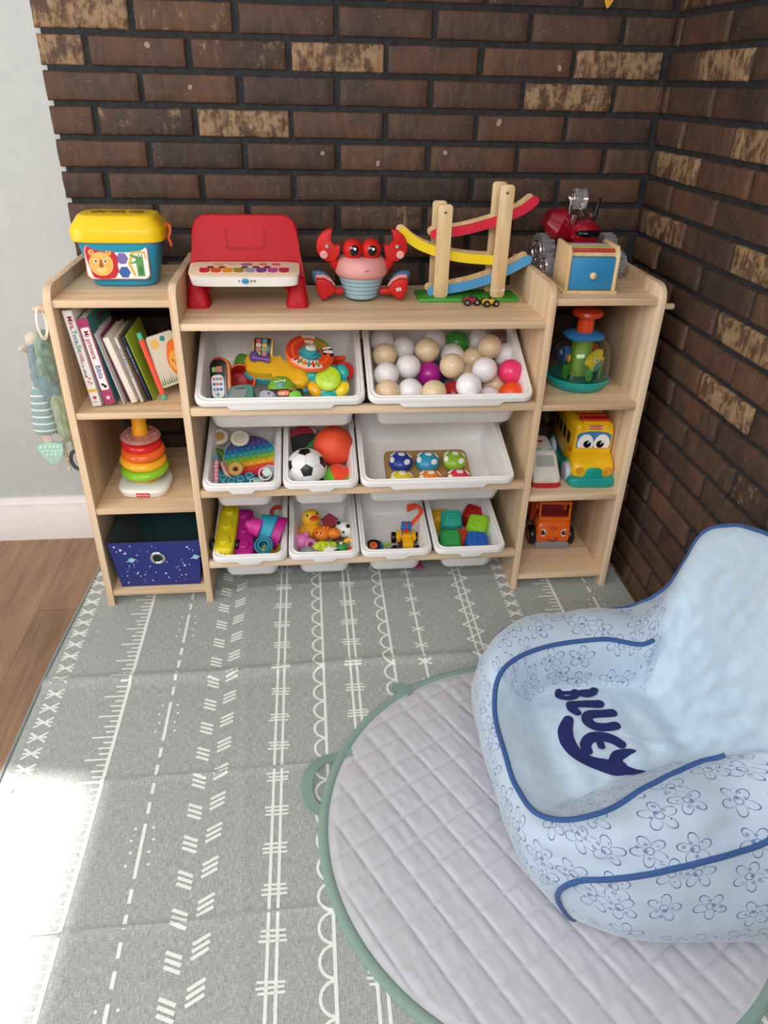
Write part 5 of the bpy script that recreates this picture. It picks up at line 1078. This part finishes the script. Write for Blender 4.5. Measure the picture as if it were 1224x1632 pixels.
t = hexcup('stacking_cup', 'upright teal cup at the front of the silicone block bin', .018, .0265, .04, .036, .056, -.016, rad(26), 0, 0, '1E7E9C'); B().torus(.015, .0018, TR(0, 0, .018), n=30, k=8).obj('inner_rim', PM('4AA8C0', .5), t)
hexcup('stacking_cup', 'yellow cup low in the front right corner', .022, .030, .045, .058, .064, -.048, rad(10), 0, rad(20), 'E0D01E')
hexcup('stacking_cup', 'orange cup seen low beneath the teal cup', .018, .024, .03, .012, .062, -.060, rad(10), 0, rad(20), 'D8482A')
tag(B().torus(.018, .006, at('b6', .070, .222, -.028, rad(40)), n=32, k=10).obj('toy_ring', PM('B8321E', .5)), 'red plastic ring in the back right corner of the silicone block bin', 'toy ring')

# --- b7 bath animals
t = inbin('rubber_duck', 'yellow rubber duck with open red bill', 'rubber duck', 'b7', -.036, .165, -.050, rad(-34), 0, rad(16))
B().loft([(-.022, .022, .03, 2), (-.012, .034, .042, 2), (.004, .036, .044, 2), (.018, .026, .034, 2), (.024, .01, .016, 2)], 32).obj('body', PM('F0B428', .35), t)
hd = B().ball(.027, TR(.004, -.018, .036, s=(1.05, 1, .95)), seg=28).obj('head', PM('F2BE34', .35), t)
b = B(); b.loft([(-.004, .012, .008, 2), (0, .015, .012, 2.2), (.004, .012, .008, 2)], 24, TR(.006, -.046, .036, rad(20))); b.obj('bill', PM('E8622A', .35), hd); B().loft([(0, .010, .006, 2), (.003, .0105, .0065, 2)], 20, TR(.006, -.050, .038, rad(52))).obj('mouth', PM('C8323A', .4), hd)
for s in (-1, 1): B().ball(.0035, TR(.004+s*.014, -.038, .046, s=(1, .6, 1.4)), seg=12).obj('eye', BLACK, hd)
tag(B().prism(cr([(x, y) for x, y in star(.026, .014)], 3, True), .016, at('b7', .020, .196, -.046, rad(35)), bev=.005, seg=3).obj('bath_star', PM('9E1230', .5)), 'dark red star bath toy at the back', 'bath toy')
t = inbin('bath_animal', 'black and white panda like squirt toy on the right', 'bath toy', 'b7', .060, .150, -.040, rad(10), 0, rad(-30)); B().ball(.024, TR(s=(1.1, 1, 1)), seg=26).obj('body', WHITE, t); 
B().torus(.0235, .003, TR(0, -.002, -.004, rad(20)), n=32, k=8).obj('black_band', BLACK, t)
for s in (-1, 1): B().ball(.006, TR(s*.015, .0, .022), seg=12).obj('ear', BLACK, t); B().ball(.004, TR(s*.009, -.018, .012), seg=10).obj('eye', BLACK, t)
t = inbin('bath_animal', 'orange squirt animal in the middle of the bath toys', 'bath toy', 'b7', .006, .122, -.032, rad(10), 0, rad(-15)); B().ball(.0225, TR(-.012, 0, 0, s=(1.15, .95, .9)), seg=26).obj('head', PM('F08426', .4), t); B().ball(.018, TR(.022, .008, 0, s=(1.15, .95, .9)), seg=22).obj('body', PM('F08426', .4), t)
for x in (-.022, -.010): B().ball(.0028, TR(x, -.012, .0165), seg=10).obj('eye', BLACK, t)
B().ball(.004, TR(-.030, -.010, .008), seg=10).obj('mouth', PM('C8302A', .4), t)
for x in (-.004, .006): B().ball(.006, TR(x, .008, .019), seg=12).obj('ear', PM('E87A1E', .4), t)
t = inbin('bath_animal', 'pink squirt animal with round snout at the left wall', 'bath toy', 'b7', -.054, .095, -.036, rad(20), 0, rad(20)); PK = PM('DC7CB4', .4); B().ball(.025, TR(-.006, .006, 0, s=(1, 1, .9)), seg=26).obj('body', PK, t); B().lathe([(.016, 0), (.018, .012), (.016, .018), (.010, .019), (.007, .017), (.006, .012)], 28, TR(.008, -.010, .010, rad(50)), cap1=False).obj('snout', PK, t); B().cyl(.0065, .003, TR(.008, -.010, .010, rad(50)) @ TR(0, 0, .0145)).obj('snout_hole', PM('8E2450', .6), t)
for s in (-1, 1): B().ball(.0075, TR(s*.014-.004, .014, .018), seg=12).obj('ear', PK, t)
t = inbin('bath_animal', 'lime green squirt animal lying at the front', 'bath toy', 'b7', .004, .074, -.036, rad(5), 0, rad(8)); B().loft([(-.036, .006, .006, 2), (-.028, .016, .014, 2), (-.008, .019, .016, 2), (.010, .013, .012, 2), (.022, .012, .012, 2), (.030, .010, .009, 2), (.034, .003, .003, 2)], 24, TR(0, 0, 0, 0, pi/2)).obj('body', PM('C6DC36', .4), t)
for k in range(3): B().ball(.006, TR(-.018+.014*k, -.008, .012), seg=12).obj('spike', PM('BCD22C', .4), t)
t = inbin('bath_animal', 'pale grey squirt animal in the front left corner', 'bath toy', 'b7', -.046, .056, -.042); B().ball(.021, TR(s=(1.2, 1, .85)), seg=22).obj('body', PM('9A9EA4', .45), t); B().ball(.009, TR(.02, -.006, .006), seg=14).obj('head', PM('9A9EA4', .45), t)
t = inbin('bath_animal', 'white squirt animal with black patch at the front rim', 'bath toy', 'b7', .020, .052, -.042); B().ball(.022, TR(s=(1.15, .9, .9)), seg=22).obj('body', WHITE, t); B().ball(.012, TR(.014, -.010, .010, s=(1.2, 1, .7)), seg=16).obj('black_patch', BLACK, t); B().ball(.0025, TR(-.012, -.012, .014), seg=8).obj('eye', BLACK, t)
t = inbin('bath_animal', 'green, yellow and red bird squirt toy in the front right corner', 'bath toy', 'b7', .062, .064, -.036, rad(16)); B().ball(.018, TR(-.010, 0, 0), seg=22).obj('body', PM('2E8A3E', .4), t); B().torus(.014, .007, TR(.010, .010, .002, rad(20)), n=24, k=10).obj('wing', PM('EEB42A', .4), t); B().ball(.009, TR(.012, -.014, .010), seg=16).obj('beak', PM('D83030', .4), t); B().box(.008, .006, .012, TR(-.014, .004, .018), .002).obj('crest', WHITE, t)
tag(B().ball(.02, at('b7', .045, .125, -.068), seg=20).obj('bath_ball', PM('5E3A30', .5)), 'brown bath toy buried under the orange animal', 'bath toy')

# --- b8 vehicles
t = inbin('toy_digger', 'yellow toy digger with blue cab and raised orange arm', 'toy digger', 'b8', .038, .105, -.072, rad(6), 0, rad(-3)); YD = PM('F2B41E', .3)
B().box(.046, .07, .016, TR(0, -.004, .014), .004).obj('chassis', PM('2A2A2C', .5), t)
b = B(); b.box(.030, .046, .022, TR(.004, -.018, .030, rad(-6)), .004); b.box(.054, .026, .024, TR(0, .014, .030), .005); 
for s in (-1, 1): b.box(.012, .03, .020, TR(s*.022, .008, .030, 0, s*.15), .004)
b.box(.02, .014, .008, TR(.004, .0, .043), .002); hd = b.obj('body', YD, t)
b = B(); b.box(.026, .006, .010, TR(0, .014, .066), .003)
for x in (-.012, .012):
    for y in (.006, .030): b.box(.004, .004, .034, TR(x, y, .050, rad(-8 if y < .01 else 8)), .001)
b.box(.028, .028, .004, TR(0, .018, .068), .002); b.obj('cab_frame', PM('2A72BC', .35), t); B().box(.016, .014, .018, TR(0, .018, .046), .003).obj('seat', PM('E0482A', .4), t); B().box(.012, .010, .002, TR(0, .018, .0706), .0005).obj('roof_badge', PM('C8402A', .4), t)
b = B(); am_ = cr([(.012, .034, .050), (.026, .046, .058), (.044, .066, .066), (.046, .080, .070)], 5); b.tube(am_, .0062, k=8, flat=.8); b.obj('arm', PM('F0542A', .35), t)
b = B(); b.tube(cr([(.046, .080, .070), (.034, .090, .073), (.014, .090, .070)], 5), [.007]*8+[.0105, .009, .005], k=10, flat=.7); b.prism([(-.016, -.010), (.012, -.006), (.016, .008), (-.010, .010)], .016, TR(.018, .088, .070, rad(20), 0, .3), bev=.003); b.obj('bucket', PM('EA4C22', .35), t)
for x, y in ((-.034, .022), (.034, .022), (-.032, -.028), (.032, -.028)): w_ = cyl_part('wheel', BLACK, t, .0165 if y > 0 else .015, .014, TR(x, y, .012, 0, pi/2), .003); cyl_part('hub', PM('F0603A', .4), w_, .006, .0155, TR(x, y, .012, 0, pi/2))
b = B().box(.05, .012, .018, TR(-.008, -.052, .004, rad(-20)), .003).obj('front_blade', PM('8A8A8E', .4), t)
t = inbin('toy_tractor', 'small green and blue toy tractor lying on its side left of the digger', 'toy tractor', 'b8', -.048, .082, -.058, rad(20), 0, 0)
w_ = cyl_part('wheel', BLACK, t, .021, .014, TR(-.010, .004, .006), .004); cyl_part('hub', PM('F0703A', .35), w_, .0125, .016, TR(-.010, .004, .006), .003); cyl_part('hub_center', PM('E8582A', .35), w_, .005, .018, TR(-.010, .004, .006))
B().prism(cr([(-.006, -.032), (.010, -.028), (.018, -.004), (.012, .022), (-.006, .026), (.002, .0)], 4, True), .018, TR(.002, .0, -.006), bev=.003).obj('body', PM('2A6E98', .4), t)
b = B()
for x in (.024, .036): b.box(.004, .034, .006, TR(x, 0, .002, 0, 0, rad(-14)), .0015)
for y in (-.013, .013): b.box(.026, .006, .006, TR(.030, y, .002), .0015)
b.obj('ladder_frame', PM('96CC3A', .4), t); cyl_part('small_wheel', BLACK, t, .010, .010, TR(.006, -.034, -.002), .002); cyl_part('small_wheel', BLACK, t, .012, .012, TR(.050, -.006, -.004, .3), .002)

# --- b9 cubes
def cube(lab, u, v, w_, rx, ry, rz, col, motif, s=.054):
    t = inbin('soft_cube', lab, 'soft cube', 'b9', u, v, w_, rx, ry, rz, 'soft number cubes'); m = PM(col, .5)
    bd = B().box(s, s, s, I4, .006, seg=3).obj('cube_body', m, t)
    for F in (I4, Matrix.Rotation(pi/2, 4, 'X'), Matrix.Rotation(pi/2, 4, 'Y'), Matrix.Rotation(-pi/2, 4, 'Y')):
        fr = B(); pts = [(a, c, 0) for a, c in rrect(s*.8, s*.8, .006)]; fr.tube(pts, .002, F @ TR(0, 0, s/2+.0002), k=6, closed=True); fr.obj('face_frame', m, bd)
        if motif == 'dots':
            for k in range(7): a = 2*pi*k/6; r = 0 if k == 6 else s*.22; B().lathe([(.0062, -.001), (.0058, .003), (.002, .0045), (0, .0045)], 16, F @ TR(r*cos(a), r*sin(a), s/2)).obj('dot', m, bd)
        elif motif in '1234567890': writing('number', motif, s*.62, m, F @ TR(0, 0, s/2), bd, .002)
        else:
            p = cr([(-.012, -.006), (-.010, .008), (0, .004), (.008, .012), (.012, .0), (.004, -.004), (.006, -.012)], 3, True); B().tube([(a, c, 0) for a, c in p], .0014, F @ TR(0, 0, s/2+.0005), k=6, closed=True).obj('animal_outline', m, bd)
cube('teal soft cube with raised dots at the back left', -.024, .176, -.046, rad(18), 0, rad(-2), '2CB09C', 'dots')
cube('green soft cube with raised number at the front left', -.042, .088, -.048, rad(22), 0, rad(-2), '2E9E4A', '3')
cube('dark red soft cube in the back right corner', .052, .215, -.062, rad(12), rad(14), rad(-16), 'B01A20', 'x')
cube('lime soft cube tipped on its edge on the right', .054, .140, -.036, rad(34), rad(-14), rad(-34), '8CC41E', 'x')
cube('blue soft cube with raised dots at the front right', .034, .078, -.050, rad(16), rad(6), rad(-4), '1F62B8', 'dots')
cube('orange red soft cube buried in the middle of the pile', -.002, .120, -.068, 0, rad(10), rad(8), 'D84A22', 'x', .045)
cube('yellow soft cube mostly hidden behind the teal one', -.050, .205, -.062, 0, 0, rad(4), 'E0A81E', 'x', .05)
tag(B().box(.03, .08, .006, TR(.868, .10, .045, 0, rad(12), rad(8)), .002).obj('cloth_tag', cloth('magenta_cloth', 'A8206A')), 'magenta cloth scrap hanging under the bottom row of bins', 'cloth')

# ------------------------------------------------------------------ armchair
# outline columns counter-clockwise from the front: floor, bulge, shoulder, ridge, inner seam, inner wall, seat edge
CH = [
 [(.955, -.80), (.898, -.80, .11), (.880, -.80, .185), (.882, -.80, .215), (.897, -.80, .232), (.930, -.80, .226), (.985, -.79, .207)],
 [(.950, -.69), (.895, -.68, .11), (.880, -.69, .19), (.885, -.685, .225), (.900, -.70, .240), (.930, -.70, .228), (.990, -.70, .207)],
 [(.965, -.54), (.907, -.53, .12), (.900, -.565, .23), (.908, -.60, .28), (.925, -.640, .282), (.948, -.655, .245), (.990, -.650, .207)],
 [(1.05, -.47), (1.02, -.43, .13), (1.00, -.475, .255), (1.00, -.53, .305), (1.01, -.60, .297), (1.015, -.618, .25), (1.03, -.628, .207)],
 [(1.15, -.45), (1.15, -.42, .13), (1.14, -.455, .26), (1.14, -.52, .315), (1.14, -.588, .302), (1.14, -.608, .25), (1.13, -.620, .207)],
 [(1.27, -.45), (1.28, -.415, .14), (1.29, -.455, .28), (1.265, -.53, .325), (1.24, -.60, .302), (1.23, -.622, .25), (1.215, -.636, .207)],
 [(1.38, -.44), (1.42, -.40, .16), (1.435, -.42, .36), (1.385, -.45, .455), (1.34, -.53, .40), (1.29, -.62, .29), (1.24, -.68, .212)],
 [(1.42, -.62), (1.462, -.62, .2), (1.462, -.60, .44), (1.428, -.575, .53), (1.378, -.60, .46), (1.305, -.67, .31), (1.25, -.73, .212)],
 [(1.42, -.75), (1.462, -.75, .2), (1.462, -.75, .45), (1.428, -.75, .535), (1.378, -.75, .465), (1.305, -.75, .31), (1.25, -.765, .212)],
 [(1.42, -.88), (1.462, -.88, .2), (1.462, -.90, .44), (1.428, -.925, .53), (1.378, -.89, .46), (1.305, -.83, .31), (1.25, -.79, .212)],
 [(1.38, -1.05), (1.42, -1.09, .16), (1.43, -1.06, .36), (1.385, -1.03, .455), (1.34, -.97, .40), (1.29, -.88, .29), (1.24, -.81, .212)],
 [(1.27, -1.04), (1.28, -1.075, .13), (1.28, -1.02, .262), (1.265, -.965, .315), (1.24, -.885, .30), (1.22, -.85, .24), (1.205, -.82, .208)],
 [(1.16, -1.03), (1.15, -1.07, .12), (1.14, -1.03, .242), (1.13, -.98, .295), (1.12, -.915, .285), (1.11, -.878, .24), (1.10, -.845, .208)],
 [(1.06, -1.01), (1.03, -1.055, .12), (1.015, -1.03, .215), (1.00, -.995, .262), (1.00, -.955, .265), (1.00, -.915, .236), (1.02, -.875, .208)],
 [(.98, -.965), (.928, -.975, .11), (.905, -.970, .18), (.908, -.955, .228), (.925, -.935, .240), (.95, -.91, .226), (.995, -.875, .207)],
 [(.955, -.885), (.900, -.885, .11), (.883, -.885, .183), (.886, -.878, .215), (.900, -.87, .231), (.93, -.86, .224), (.99, -.84, .207)]]
CC = Vector((1.12, -.755, .222)); COLS = []
for c in CH:
    f = Vector((*c[0], .012)); i_ = f.lerp(Vector((CC.x, CC.y, .012)), .12); e = Vector(c[6])
    COLS.append([i_, Vector((f.x, f.y, .022))]+[Vector(p) for p in c[1:]]+[e.lerp(CC, .4)+Vector((0, 0, .004)), e.lerp(CC, .8)+Vector((0, 0, .002)), CC.copy()])
NC, NRW = 16, len(COLS[0])
def crv(p0, p1, p2, p3, t): return .5*(2*p1+(p2-p0)*t+(2*p0-5*p1+4*p2-p3)*t*t+(3*p1-p0-3*p2+p3)*t*t*t)
def chair_pt(u, v):                              # u column 0..16, v row 0..10
    iu = math.floor(u); fu = u-iu; iv = min(int(v), NRW-2); fv = v-iv; rows = []
    for k in range(-1, 3):
        c = COLS[(iu+k) % NC]; g = lambda j: c[min(max(j, 0), NRW-1)]
        rows.append(crv(g(iv-1), g(iv), g(iv+1), g(iv+2), fv))
    return crv(*rows, fu)
def chair_nrm(u, v):
    e = .02; a = chair_pt(u+e, v)-chair_pt(u-e, v); b_ = chair_pt(u, min(v+e, NRW-1.01))-chair_pt(u, max(v-e, 0)); n = a.cross(b_)
    if n.length < 1e-9: return Vector((0, 0, 1))
    n.normalize(); return -n
S_ = -1 if chair_nrm(4, 4).z > 0 else 1
def wrinkle(u, v, p):
    d = .0035*noise.noise(p*9)+.0016*noise.noise(Vector((p.x*30, p.y*30, p.z*14)))
    dep = lambda c, w: math.exp(-((v-c)/w)**2)
    d += .006*dep(3.3, .9)*noise.noise(Vector((p.x*14, p.y*14, p.z*45)))*(1 if (11 < u < 15 or 1.5 < u < 5) else .4)
    if 5 < u < 11: d += .010*math.exp(-((v-6.6)/1.3)**2)*noise.noise(Vector((p.x*12+p.z*18, p.y*34, p.z*10)))
    if v > 6.5: d += .007*noise.noise(Vector((p.x*26, p.y*9, 2)))*min(1, (v-6.5))*(1-min(1, max(0, v-8.5)/1.5)*.6)
    if 4.6 < u < 5.8 or 10.2 < u < 11.4: d += .006*noise.noise(Vector((p.x*40, p.y*40, p.z*12)))*math.exp(-((v-5.6)/1.2)**2)
    return d
KU, KV = 20, 14
GRID = {}
def gp(i, j):
    key = (i % (NC*KU), j)
    if key not in GRID:
        u, v = key[0]/KU, j/KV; p = chair_pt(u, v); n = chair_nrm(u, v)
        if n.length > 0 and (v > 9.6): n = Vector((0, 0, 1))
        if v > 6.5 and n.z < 0 or (2.5 < v <= 6.5 and n.z < -.3): n = -n
        d = wrinkle(u, v, p); d -= .004*math.exp(-(v/.8)**2)
        GRID[key] = p+n*d
    return GRID[key]
# seam lines sink a little: rows 3 (shoulder) on the sides and row 5 (inner seam)
def region(u, v):
    if 5.25 < u < 10.75 and 4 <= v < 7: return 2       # backrest front
    if 10.75 <= u or u <= 5.25:
        if v >= 7: return 1
        if v >= 5 and (u < 1.9 or u > 14.1): return 1
        return 0
    return 1 if v >= 7 else 0
def doodle():
    """pale blue jersey printed with small navy line doodles"""
    t = NT('doodle_print_jersey'); uv = t.n('ShaderNodeUVMap'); mp = t.n('ShaderNodeMapping'); mp.inputs['Scale'].default_value = (17.5, 17.5, 17.5); t.L(uv, mp.inputs[0])
    vo = t.n('ShaderNodeTexVoronoi', voronoi_dimensions='2D', i_Scale=1.0, i_Randomness=.55); t.L(mp, vo.inputs['Vector'])
    sub = t.n('ShaderNodeVectorMath', operation='SUBTRACT'); t.L(mp, sub.inputs[0]); t.t.links.new(vo.outputs['Position'], sub.inputs[1])
    sx = t.n('ShaderNodeSeparateXYZ'); t.L(sub, sx.inputs[0]); cs = t.n('ShaderNodeSeparateColor'); t.t.links.new(vo.outputs['Color'], cs.inputs[0])
    ang = t.math('ARCTAN2', (sx, 1), (sx, 0)); ln = t.n('ShaderNodeVectorMath', operation='LENGTH'); t.L(sub, ln.inputs[0]); r = (ln, 'Value')
    ph = t.math('MULTIPLY', (cs, 0), 6.283); aa = t.math('ADD', ang, ph)
    lob = t.math('MULTIPLY', t.math('POWER', t.math('ABSOLUTE', t.math('COSINE', t.math('MULTIPLY', aa, 2.5))), .9), .30)
    l1 = t.math('LESS_THAN', t.math('ABSOLUTE', t.math('SUBTRACT', r, t.math('ADD', lob, .13))), .016)
    def ring(dist, rr, wd, dph=0.0):
        p2 = t.math('ADD', ph, dph); dx = t.math('SUBTRACT', (sx, 0), t.math('MULTIPLY', t.math('COSINE', p2), dist)); dy = t.math('SUBTRACT', (sx, 1), t.math('MULTIPLY', t.math('SINE', p2), dist))
        q = t.math('SQRT', t.math('ADD', t.math('MULTIPLY', dx, dx), t.math('MULTIPLY', dy, dy))); return t.math('LESS_THAN', t.math('ABSOLUTE', t.math('SUBTRACT', q, rr)), wd)
    m = l1
    for a in ((.0, .10, .010), (.09, .045, .010), (.09, .0, .022), (.20, .03, .009, 1.3), (.20, .03, .009, -1.3), (.28, .035, .010, .5), (.24, .0, .020, 2.6)): m = t.math('ADD', m, ring(*a))
    m = t.math('MULTIPLY', t.math('MINIMUM', m, 1.0), t.math('LESS_THAN', (vo, 'Distance'), .47))
    mx = t.n('ShaderNodeMix', data_type='RGBA'); t.L(t.math('MULTIPLY', m, .92), mx.inputs[0]); mx.inputs[6].default_value = lin('B2C4D6'); mx.inputs[7].default_value = lin('35468C')
    t.t.links.new(mx.outputs[2], t.b.inputs['Base Color']); t.b.inputs['Roughness'].default_value = .7; t.b.inputs['Sheen Weight'].default_value = .3
    n1 = t.n('ShaderNodeTexNoise', i_Scale=18.0, i_Detail=3.0); t.bump(n1, .25, .004); return t.m
def jersey():
    t = NT('pale_blue_jersey'); n0 = t.n('ShaderNodeTexNoise', i_Scale=14.0, i_Detail=3.0); t.L(t.ramp(n0, [(.3, 'B2C9DC'), (.7, 'BCD2E2')]), t.b.inputs['Base Color'])
    t.b.inputs['Roughness'].default_value = .6; t.b.inputs['Sheen Weight'].default_value = .4
    n1 = t.n('ShaderNodeTexNoise', i_Scale=16.0, i_Detail=4.0); t.bump(n1, .3, .006); return t.m
PRINT, JERS = doodle(), jersey()
chair = thing('kids_armchair', 'pale blue plush child armchair with navy piping and lettered seat on the quilted mat', 'armchair', TR(0, 0, .012))
ARC = [0.0]; 
for i in range(1, NC*KU+1): ARC.append(ARC[-1]+(gp(i, 2*KV)-gp(i-1, 2*KV)).length*.92)
ALLV, ALLF = [], []
for reg, nm, mt_ in ((0, 'padded_body', PRINT), (1, 'seat_cushion', JERS), (2, 'backrest', JERS)):
    bm = bmesh.new(); uvl = bm.loops.layers.uv.new('UVMap'); vmap = {}; al = {}
    def alen(i, j):
        i = i % (NC*KU); 
        if (i, 0) not in al:
            al[(i, 0)] = 0
            for q in range(1, (NRW-1)*KV+1): al[(i, q)] = al[(i, q-1)]+(gp(i, q)-gp(i, q-1)).length
        return al[(i, j)]
    def gv(i, j):
        k = (i % (NC*KU), j)
        if j == (NRW-1)*KV: k = (0, j)
        if k not in vmap: vmap[k] = bm.verts.new(gp(*k))
        return vmap[k]
    for i in range(NC*KU):
        for j in range((NRW-1)*KV):
            if region((i+.5)/KU, (j+.5)/KV) != reg: continue
            q = [(i, j), (i+1, j), (i+1, j+1), (i, j+1)]; vs = [gv(*x) for x in q]
            if vs[2] is vs[3]: vs = vs[:3]; q = q[:3]
            try: f = bm.faces.new(vs)
            except ValueError: continue
            for l, (a, c) in zip(f.loops, q): l[uvl].uv = (ARC[a], alen(a, c))
    b = B(); b.bm.free(); bmesh.ops.recalc_face_normals(bm, faces=bm.faces[:])
    up_ = sum((f.normal.z*f.calc_area() for f in bm.faces if f.calc_center_median().z > .2))
    if up_ < 0: bmesh.ops.reverse_faces(bm, faces=bm.faces[:])
    me = bpy.data.meshes.new(nm); base = len(ALLV); bm.verts.index_update(); ALLV += [v.co.copy() for v in bm.verts]; ALLF += [[base+v.index for v in f.verts] for f in bm.faces]
    bm.to_mesh(me); bm.free(); me.materials.append(mt_); me.shade_smooth(); o = bpy.data.objects.new(nm, me); COL.objects.link(o); o.parent = chair
PIPE = cloth('navy_piping', '2E5590', 400, .8)
def piping(path, k=10, r=.0048):
    q = cr(path, k); pts = []
    for u, v in q:
        p = gp(int(round(u*KU)), int(round(v*KV))); uu, vv = u % NC, v; i0, j0 = math.floor(u*KU), math.floor(v*KV); fu, fv = u*KU-i0, v*KV-j0
        p = gp(i0, j0).lerp(gp(i0+1, j0), fu).lerp(gp(i0, j0+1).lerp(gp(i0+1, j0+1), fu), fv)
        n = (gp(i0+1, j0)-gp(i0-1, j0)).cross(gp(i0, j0+1)-gp(i0, max(0, j0-1))); n.normalize()
        cen = Vector((1.12, -.755, .1)); 
        if n.dot(p-cen) < 0: n = -n
        pts.append(p+n*.0016)
    sm = [pts[0]]+[(pts[i-1]+pts[i]*2+pts[i+1])/4 for i in range(1, len(pts)-1)]+[pts[-1]]
    B().tube(sm, r, k=10).obj('piping', PIPE, chair, 180)
piping([(5.02, 5), (4, 5), (3, 5), (2, 5), (1, 5), (0, 5), (-1, 5), (-2, 5), (-3, 5), (-4, 5), (-5.02, 5)])
piping([(13.75, .9), (13.75, 1.6), (13.7, 2.3), (13.45, 2.85), (13, 3), (12, 3), (11.2, 3.05), (10.6, 3.5), (10, 4), (9, 4), (8, 4), (7, 4), (6, 4), (5.4, 3.5), (4.8, 3.05), (4, 3), (3, 3), (2.55, 2.85), (2.3, 2.3), (2.25, 1.6), (2.25, .9)])
# seat lettering, draped over the cushion
BV = BVHTree.FromPolygons(ALLV, ALLF)
def drape(x, y): 
    h = BV.ray_cast(Vector((x, y, .6)), Vector((0, 0, -1)))[0]; return (h.z if h else .21)+.0014
NAVY = PM('16205E', .8)
def letter(name, strokes):
    b = B()
    for pts, wd in strokes:
        q = cr([tuple(p) for p in pts], 8) if len(pts) > 2 else cr([pts[0], tuple((a+c)/2 for a, c in zip(*pts)), pts[1]], 8); n = len(q)
        W_ = [wd if not isinstance(wd, (list, tuple)) else wd[min(int(i/(n-1)*(len(wd)-1)), len(wd)-2)]*(1-((i/(n-1)*(len(wd)-1)) % 1 if i < n-1 else 1))+wd[min(int(i/(n-1)*(len(wd)-1))+1, len(wd)-1)]*((i/(n-1)*(len(wd)-1)) % 1 if i < n-1 else 1) for i in range(n)]
        rows = []
        for i in range(n):
            a, c = q[max(0, i-1)], q[min(n-1, i+1)]; l = hypot(c[0]-a[0], c[1]-a[1]) or 1; nx, ny = -(c[1]-a[1])/l, (c[0]-a[0])/l; h = W_[i]/2
            rows.append([b.bm.verts.new((q[i][0]+nx*h*s, q[i][1]+ny*h*s, drape(q[i][0]+nx*h*s, q[i][1]+ny*h*s))) for s in (-1, -.5, 0, .5, 1)])
        for r1, r2 in zip(rows, rows[1:]):
            for k in range(4): b._f((r1[k], r2[k], r2[k+1], r1[k+1]), 0)
        for (px, py), h in ((q[0], W_[0]/2), (q[-1], W_[-1]/2)):
            cv = b.bm.verts.new((px, py, drape(px, py)+.0002)); rg = [b.bm.verts.new((px+h*cos(2*pi*k/20), py+h*sin(2*pi*k/20), drape(px+h*cos(2*pi*k/20), py+h*sin(2*pi*k/20))+.0002)) for k in range(20)]
            for k in range(20): b._f((cv, rg[k], rg[(k+1) % 20]), 0)
    for f in b.bm.faces:
        f.normal_update()
        if f.normal.z < 0: f.normal_flip()
    me = bpy.data.meshes.new(name); b.bm.to_mesh(me); b.bm.free(); me.materials.append(NAVY); o = bpy.data.objects.new(name, me); COL.objects.link(o); o.parent = chair
letter('letter_b', [([(1.050, -.634), (1.085, -.635), (1.124, -.636)], .012), ([(1.052, -.632), (1.049, -.644), (1.060, -.653), (1.077, -.648), (1.084, -.634)], .017), ([(1.088, -.638), (1.100, -.648), (1.114, -.646), (1.123, -.634)], .016)])
letter('letter_l', [([(1.1145, -.679), (1.088, -.677), (1.063, -.676)], .022), ([(1.061, -.677), (1.058, -.690), (1.063, -.700)], [.022, .022, .018])])
letter('letter_u', [([(1.130, -.7065), (1.106, -.705), (1.084, -.709), (1.076, -.723), (1.086, -.737), (1.106, -.741), (1.123, -.740)], .0215)])
letter('letter_e', [([(1.118, -.784), (1.108, -.772), (1.090, -.762), (1.069, -.762), (1.055, -.775), (1.053, -.790)], [.018, .021, .022, .022, .021, .019]), ([(1.082, -.766), (1.082, -.776), (1.081, -.784)], .014)])
letter('letter_y', [([(1.041, -.716), (1.028, -.740), (1.025, -.768), (1.034, -.797), (1.056, -.818), (1.086, -.828), (1.104, -.828)], [.020, .028, .028, .027, .026, .026, .026]), ([(1.092, -.822), (1.104, -.806), (1.120, -.801), (1.138, -.800)], [.024, .022, .016, .004]), ([(1.098, -.826), (1.112, -.832), (1.126, -.836), (1.142, -.837)], [.026, .020, .014, .004])])
